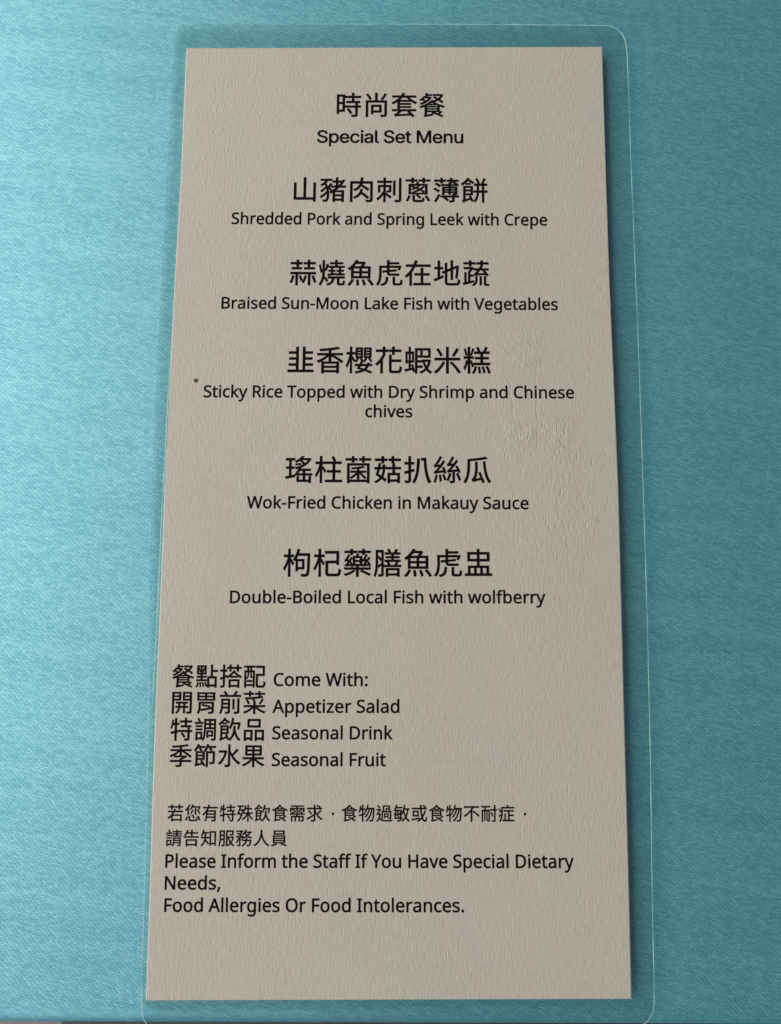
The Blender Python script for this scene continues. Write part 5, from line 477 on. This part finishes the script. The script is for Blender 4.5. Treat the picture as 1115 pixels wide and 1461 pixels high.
# part name, text, face, origin x, y (mm), scale x, y (micrometres per font unit), slant of the line (rad)
LINES = [
 ('title', '時尚套餐', 'c', -13.997, 89.641, 6.636, 6.648, -0.00593),
 ('title', 'Special Set Menu', 'i', -18.204, 82.517, 6.476, 6.083, -0.00618),
 ('dish_name', '山豬肉刺蔥薄餅', 'c', -24.018, 68.225, 6.642, 6.598, -0.00735),
 ('dish_translation', 'Shredded Pork and Spring Leek with Crepe', 'n', -37.831, 62.128, 5.429, 5.812, -0.00605),
 ('dish_name', '蒜燒魚虎在地蔬', 'c', -24.066, 47.66, 6.665, 6.675, -0.00444),
 ('dish_translation', 'Braised Sun-Moon Lake Fish with Vegetables', 'n', -39.728, 41.502, 5.491, 5.718, -0.00426),
 ('dish_name', '韭香櫻花蝦米糕', 'c', -24.238, 26.718, 6.695, 6.772, -0.00168),
 ('dish_translation', 'Sticky Rice Topped with Dry Shrimp and Chinese', 'n', -42.958, 20.484, 5.509, 5.687, -0.00161),
 ('dish_translation', 'chives', 'n', -6.168, 15.92, 5.535, 5.684, -0.00287),
 ('dish_name', '瑤柱菌菇扒絲瓜', 'c', -24.096, 1.356, 6.643, 6.583, 0.00055),
 ('dish_translation', 'Wok-Fried Chicken in Makauy Sauce', 'n', -32.26, -4.938, 5.515, 5.614, -0.00031),
 ('dish_name', '枸杞藥膳魚虎盅', 'c', -24.106, -19.565, 6.66, 6.572, 0.00282),
 ('dish_translation', 'Double-Boiled Local Fish with wolfberry', 'n', -35.708, -25.948, 5.533, 5.54, 0.00327),
 ('side_item', '餐點搭配', 'c', -47.693, -43.776, 5.184, 5.305, 0.00299),
 ('side_item', 'Come With:', 'n', -25.571, -43.738, 5.664, 5.618, 0.00371),
 ('side_item', '開胃前菜', 'c', -47.764, -49.314, 5.242, 5.182, 0.00332),
 ('side_item', 'Appetizer Salad', 'n', -25.449, -49.397, 5.582, 5.569, 0.00442),
 ('side_item', '特調飲品', 'c', -47.6, -54.981, 5.2, 5.171, 0.00365),
 ('side_item', 'Seasonal Drink', 'n', -25.55, -54.964, 5.475, 5.553, 0.00468),
 ('side_item', '季節水果', 'c', -47.572, -60.438, 5.199, 5.102, 0.004),
 ('side_item', 'Seasonal Fruit', 'n', -25.524, -60.528, 5.477, 5.507, 0.00494),
 ('notice_line', '若您有特殊飲食需求，食物過敏或食物不耐症，', 'c', -47.468, -71.751, 3.696, 3.703, 0.00529),
 ('notice_line', '請告知服務人員', 'c', -47.638, -76.796, 3.715, 3.615, 0.00597),
 ('notice_line', 'Please Inform the Staff If You Have Special Dietary', 'n', -47.683, -81.406, 5.396, 5.479, 0.00634),
 ('notice_line', 'Needs,', 'n', -47.634, -85.781, 5.58, 5.456, 0.00637),
 ('notice_line', 'Food Allergies Or Food Intolerances.', 'n', -47.532, -90.224, 5.463, 5.467, 0.00672),
]
PAPER_LEFT = [(-49.975, 107.089), (-50.024, 101.210), (-50.036, 74.261), (-50.488, 48.272), (-50.747, 23.193), (-50.856, -1.022), (-50.781, -32.041), (-50.851, -47.035), (-50.769, -61.699), (-50.467, -87.297), (-50.337, -107.614)]
PAPER_RIGHT = [(49.779, -106.462), (49.973, -86.528), (50.094, -63.952), (50.187, -46.494), (50.373, -24.007), (50.533, -0.746), (50.351, 23.329), (50.083, 48.263), (50.070, 68.860), (50.110, 91.856), (50.135, 107.109)]
FILM_EDGE = [(-51.102, 113.546), (-52.103, 112.915), (-52.629, 111.053), (-53.058, 105.492), (-53.200, 101.806), (-53.318, 83.646), (-53.515, 65.923), (-53.708, 48.621), (-53.815, 31.725), (-53.840, 15.221), (-53.786, -0.903), (-53.240, -24.406), (-52.331, -47.123), (-51.948, -61.852), (-51.605, -83.350), (-51.377, -102.796), (-51.222, -108.245), (-50.711, -111.218), (-49.780, -112.559), (-48.305, -113.084), (0.605, -112.773), (46.660, -112.219), (49.537, -111.992), (51.558, -111.639), (52.726, -111.092), (53.628, -110.010), (54.176, -108.795), (54.459, -107.041), (54.597, -101.892), (54.761, -89.531), (55.461, -61.187), (55.704, -45.062), (55.912, -30.059), (56.054, -11.604), (56.097, 4.962), (56.199, 23.572), (56.178, 41.847), (56.097, 58.878), (56.069, 79.861), (56.124, 101.465), (56.058, 106.966), (55.712, 109.179), (54.846, 111.031), (53.701, 112.147), (52.537, 112.707), (51.193, 112.935), (33.609, 113.113), (-0.312, 113.353), (-27.546, 113.494)]
BACKING_EDGE = [(50.445, 103.124), (50.411, 92.060), (50.383, 69.025), (50.393, 48.393), (50.627, 23.417), (50.759, -0.698), (50.488, -23.998)]
SEAL_RIDGE = [(-50.796, 28.332), (-50.962, 8.690), (-51.207, -5.371), (-51.242, -24.403), (-51.422, -40.219), (-51.447, -48.584)]


def decode(s):
    out = []
    for c in s.split(','):
        if not c:
            continue
        v = list(map(int, c.split()))
        x, y = v[0], v[1]
        pts = [(x, y)]
        for i in range(2, len(v), 2):
            x += v[i]; y += v[i + 1]
            pts.append((x, y))
        out.append(pts)
    return out

def card_z(x):
    return 0.0014 + 0.010 * x       # the card lies a little higher on its right side

BOLD = {'c': 12.0, 'n': 12.0, 'i': 14.0}     # ink spread, thousandths of an em

def spread(contours, d):
    big = max(contours, key=lambda c: abs(area(c)))
    sgn = 1 if area(big) > 0 else -1
    out = []
    for c in contours:
        q, n = [], len(c)
        for i in range(n):
            p0, p1, p2 = Vector(c[i - 1]), Vector(c[i]), Vector(c[(i + 1) % n])
            e1, e2 = (p1 - p0).normalized(), (p2 - p1).normalized()
            n1, n2 = Vector((e1.y, -e1.x)), Vector((e2.y, -e2.x))
            m = n1 + n2
            m = m / max(m.length_squared, 0.7) * 2
            q.append(tuple(p1 + m * (d * sgn)))
        out.append(q)
    return out

def area(c):
    return sum(a[0] * b[1] - b[0] * a[1] for a, b in zip(c, c[1:] + c[:1])) / 2

TRACK = {'c': 0, 'n': 2, 'i': -20}           # letter spacing
GLYPHS = {}
def glyph(face, ch):
    """advance, points and triangles of one glyph, filled by the non-zero rule"""
    if (face, ch) in GLYPHS:
        return GLYPHS[face, ch]
    if face == 'c':
        adv, g = 1000, CJK[ch]
    else:
        adv, g = (HUMANIST if face == 'n' else GROTESK)[ch]
    cs = decode(g)
    pts, tris = [], []
    if cs:
        cs = spread(cs, BOLD[face])
        vs, es = [], []
        for c in cs:
            k = len(vs)
            vs += [Vector(p) for p in c]
            es += [(k + i, k + (i + 1) % len(c)) for i in range(len(c))]
        P, E, F = geometry.delaunay_2d_cdt(vs, es, [], 0, 0.01)[:3]
        segs = [(a, b) for c in cs for a, b in zip(c, c[1:] + c[:1])]
        for f in F:
            x = sum(P[i].x for i in f) / 3 + 0.00137
            y = sum(P[i].y for i in f) / 3 + 0.00071
            w = 0
            for (ax, ay), (bx, by) in segs:
                if (ay > y) != (by > y) and ax + (y - ay) / (by - ay) * (bx - ax) > x:
                    w += 1 if by > ay else -1
            if w:
                tris.append(tuple(f))
        pts = [(p.x, p.y) for p in P]
    GLYPHS[face, ch] = (adv, pts, tris)
    return GLYPHS[face, ch]

def text_mesh(name, text, face, ox, oy, sx, sy, ang):
    ca, sa = math.cos(ang), math.sin(ang)
    verts, faces, pen = [], [], 0
    for ch in text:
        adv, pts, tris = glyph(face, ch)
        adv += TRACK[face]
        k = len(verts)
        for a, b in pts:
            if face == 'c':
                a = 500 + (a - 500) * 0.97          # glyphs sit a little small in their square
            a, b = (a + pen) * sx * 1e-6, b * sy * 1e-6
            x = ox * 1e-3 + ca * a - sa * b
            y = oy * 1e-3 + sa * a + ca * b
            verts.append((x, y, card_z(x) + 0.00003))
        faces += [tuple(k + i for i in t) for t in tris]
        pen += adv
    me = bpy.data.meshes.new(name)
    me.from_pydata(verts, [], faces)
    return me

# ------------------------------------------------------------------ the menu card
card = bpy.data.objects.new('menu_card', None)
COL.objects.link(card)
card.empty_display_size = 0.05
card['label'] = 'tall laminated cream menu card printed in black Chinese and English, lying on the teal cloth'
card['category'] = 'menu'

mm = lambda P: [(a * 1e-3, b * 1e-3) for a, b in P]
left, right = mm(PAPER_LEFT), mm(PAPER_RIGHT)
outline = left + right           # counter-clockwise seen from above
T = 0.00045
bm = bmesh.new()
BEV = 0.00022
inset = []
for i, (x, y) in enumerate(outline):
    inset.append((x + (BEV if i < len(left) else -BEV), y + (-BEV if y > 0.08 and i in (0, len(outline) - 1) else BEV if i in (len(left) - 1, len(left)) else 0)))
top = [bm.verts.new((x, y, card_z(x))) for x, y in inset]
mid = [bm.verts.new((x, y, card_z(x) - 0.00011)) for x, y in outline]
bot = [bm.verts.new((x, y, card_z(x) - T)) for x, y in outline]
nl = len(left)
for i in range(nl - 1):                        # rungs across the sheet
    a, b = i, i + 1
    c, d = 2 * nl - 2 - i, 2 * nl - 1 - i
    bm.faces.new((top[a], top[b], top[c], top[d]))
    bm.faces.new((bot[d], bot[c], bot[b], bot[a]))
n = len(outline)
for i in range(n):
    j = (i + 1) % n
    bm.faces.new((top[j], top[i], mid[i], mid[j]))
    bm.faces.new((mid[j], mid[i], bot[i], bot[j]))
bmesh.ops.recalc_face_normals(bm, faces=bm.faces)
sheet = link('paper_sheet', bm, paper(), card)

# dark backing card that peeks out along the right edge
be = mm(BACKING_EDGE)
bm = bmesh.new()
inner = [(x - 0.004, y) for x, y in be]
ring = be + inner[::-1]
tv = [bm.verts.new((x, y, card_z(x) - 0.0006)) for x, y in ring]
bv = [bm.verts.new((x, y, card_z(x) - 0.0009)) for x, y in ring]
nb = len(be)
for i in range(nb - 1):
    bm.faces.new((tv[i], tv[i + 1], tv[2 * nb - 2 - i], tv[2 * nb - 1 - i]))
    bm.faces.new((bv[2 * nb - 1 - i], bv[2 * nb - 2 - i], bv[i + 1], bv[i]))
for i in range(2 * nb):
    j = (i + 1) % (2 * nb)
    bm.faces.new((tv[j], tv[i], bv[i], bv[j]))
bmesh.ops.recalc_face_normals(bm, faces=bm.faces)
backing = link('backing_sheet', bm, plain('black_backing_card', (0.02, 0.02, 0.02), 0.8), card)

# clear film: a sealed margin all round, tenting up to the paper's edge
def resample(P, n):
    P = P + [P[0]]
    d = [0]
    for a, b in zip(P, P[1:]):
        d.append(d[-1] + math.hypot(b[0] - a[0], b[1] - a[1]))
    out, k = [], 0
    for i in range(n):
        s = d[-1] * i / n
        while d[k + 1] < s:
            k += 1
        t = (s - d[k]) / (d[k + 1] - d[k])
        out.append((P[k][0] + t * (P[k + 1][0] - P[k][0]), P[k][1] + t * (P[k + 1][1] - P[k][1])))
    return out

film = resample(mm(FILM_EDGE), 900)
def nearest(P, q):
    best = None
    for a, b in zip(P, P[1:] + [P[0]]):
        ex, ey = b[0] - a[0], b[1] - a[1]
        t = max(0, min(1, ((q[0] - a[0]) * ex + (q[1] - a[1]) * ey) / (ex * ex + ey * ey)))
        x, y = a[0] + t * ex, a[1] + t * ey
        d = math.hypot(q[0] - x, q[1] - y)
        if best is None or d < best[0]:
            best = (d, x, y)
    return best
def film_z(x):
    return card_z(x) - 0.00012 if x < 0.02 else card_z(0.02) - 0.00012 + (x - 0.02) * 0.005
loops = []
prev = None
edge_pts = [nearest(outline, q) for q in film]
for frac in (0.0, 0.15, 0.5, 1.0):
    lp = []
    for (d, ex, ey), (fx, fy) in zip(edge_pts, film):
        if frac == 0:
            x, y = ex, ey
            lp.append((x, y, card_z(x) - 0.00009))
        elif frac == 0.15:
            w = min(0.0006, d * 0.4)
            x, y = ex + (fx - ex) * w / d, ey + (fy - ey) * w / d
            lp.append((x, y, min(film_z(x) + 0.0002, card_z(x) - 0.0001)))
        else:
            w = 0.0006 + (d - 0.0006) * frac if frac < 1 else d
            x, y = ex + (fx - ex) * w / d, ey + (fy - ey) * w / d
            lp.append((x, y, film_z(x) + (0.00002 if frac < 1 else 0)))
    loops.append(lp)
bm = bmesh.new()
V = [[bm.verts.new(p) for p in lp] for lp in loops]
low = [bm.verts.new((x, y, z - 0.00022)) for x, y, z in loops[-1]]
low_in = [bm.verts.new((x, y, z - 0.00022)) for x, y, z in loops[1]]
nf = len(film)
for i in range(nf):
    j = (i + 1) % nf
    for A, B in zip(V, V[1:]):
        try:
            bm.faces.new((A[i], B[i], B[j], A[j]))
        except ValueError:
            pass
    bm.faces.new((low_in[j], low[j], low[i], low_in[i]))
bmesh.ops.remove_doubles(bm, verts=bm.verts, dist=1e-7)
plastic = link('plastic_film', bm, film_mat(), card, smooth=True)

# the cut outer edge of the film, a fine bead that catches the light
bm = bmesh.new()
rings = []
for i, (x, y, z) in enumerate(loops[-1]):
    px, py, _ = loops[-1][i - 1]
    qx, qy, _ = loops[-1][(i + 1) % nf]
    t = Vector((qx - px, qy - py, 0)).normalized()
    nrm = Vector((t.y, -t.x, 0))
    if nrm.dot(Vector((x, y, 0))) < 0:
        nrm = -nrm
    r = (0.00008 if x > 0 else 0.00008 - (0.00006 * min(1, -x / 0.03) * max(0, min(1, (y + 0.05) / 0.03)))) * (1 + 0.35 * noise.noise(Vector((x * 120, y * 120, 2))))
    rings.append([bm.verts.new(Vector((x, y, z - 0.00009)) + nrm * (r * math.cos(a)) + Vector((0, 0, r * 1.2 * math.sin(a)))) for a in [math.tau * k / 8 for k in range(8)]])
for i in range(nf):
    A, B = rings[i], rings[(i + 1) % nf]
    for k in range(8):
        bm.faces.new((A[k], A[(k + 1) % 8], B[(k + 1) % 8], B[k]))
bmesh.ops.recalc_face_normals(bm, faces=bm.faces)
rim = link('film_edge', bm, rim_mat(), plastic, smooth=True)

# the ridge where the film is pressed down beside the paper
bm = bmesh.new()
rings = []
path = resample(mm(SEAL_RIDGE) + mm(SEAL_RIDGE)[-2:0:-1], 2 * 240)[:240]
for i, (x, y) in enumerate(path):
    k = min(1, i / 30, (239 - i) / 10)
    r = 0.00002 + 0.00008 * k * (1 + 0.4 * noise.noise(Vector((x * 150, y * 150, 7))))
    rings.append([bm.verts.new((x + r * math.cos(a), y, film_z(x) + 0.00018 + r * math.sin(a))) for a in [math.tau * q / 8 for q in range(8)]])
for A, B in zip(rings, rings[1:]):
    for k in range(8):
        bm.faces.new((A[k], A[(k + 1) % 8], B[(k + 1) % 8], B[k]))
bmesh.ops.recalc_face_normals(bm, faces=bm.faces)
link('sealed_ridge', bm, rim_mat(), plastic, smooth=True)

# printed lines
ink = plain('black_ink', (0.004, 0.004, 0.0045), 0.8, 0.05)
for row in LINES:
    o = link(row[0], text_mesh(*row), ink, sheet)
    o['label'] = 'black printed line reading ' + row[1].rstrip(',:，.')

# small brown food speck on the left
bm = bmesh.new()
random.seed(4)
cx, cy = -0.0446, 0.0244
vs = []
for k in range(14):
    a = math.tau * k / 14
    r = 0.00056 * random.uniform(0.7, 1.25)
    x, y = cx + r * math.cos(a), cy + 1.1 * r * math.sin(a)
    vs.append(bm.verts.new((x, y, card_z(x) + 0.00002)))
c = bm.verts.new((cx, cy, card_z(cx) + 0.00009))
for k in range(14):
    bm.faces.new((c, vs[k], vs[(k + 1) % 14]))
speck = link('food_speck', bm, plain('dried_sauce', (0.085, 0.045, 0.03), 0.5), sheet, smooth=True)
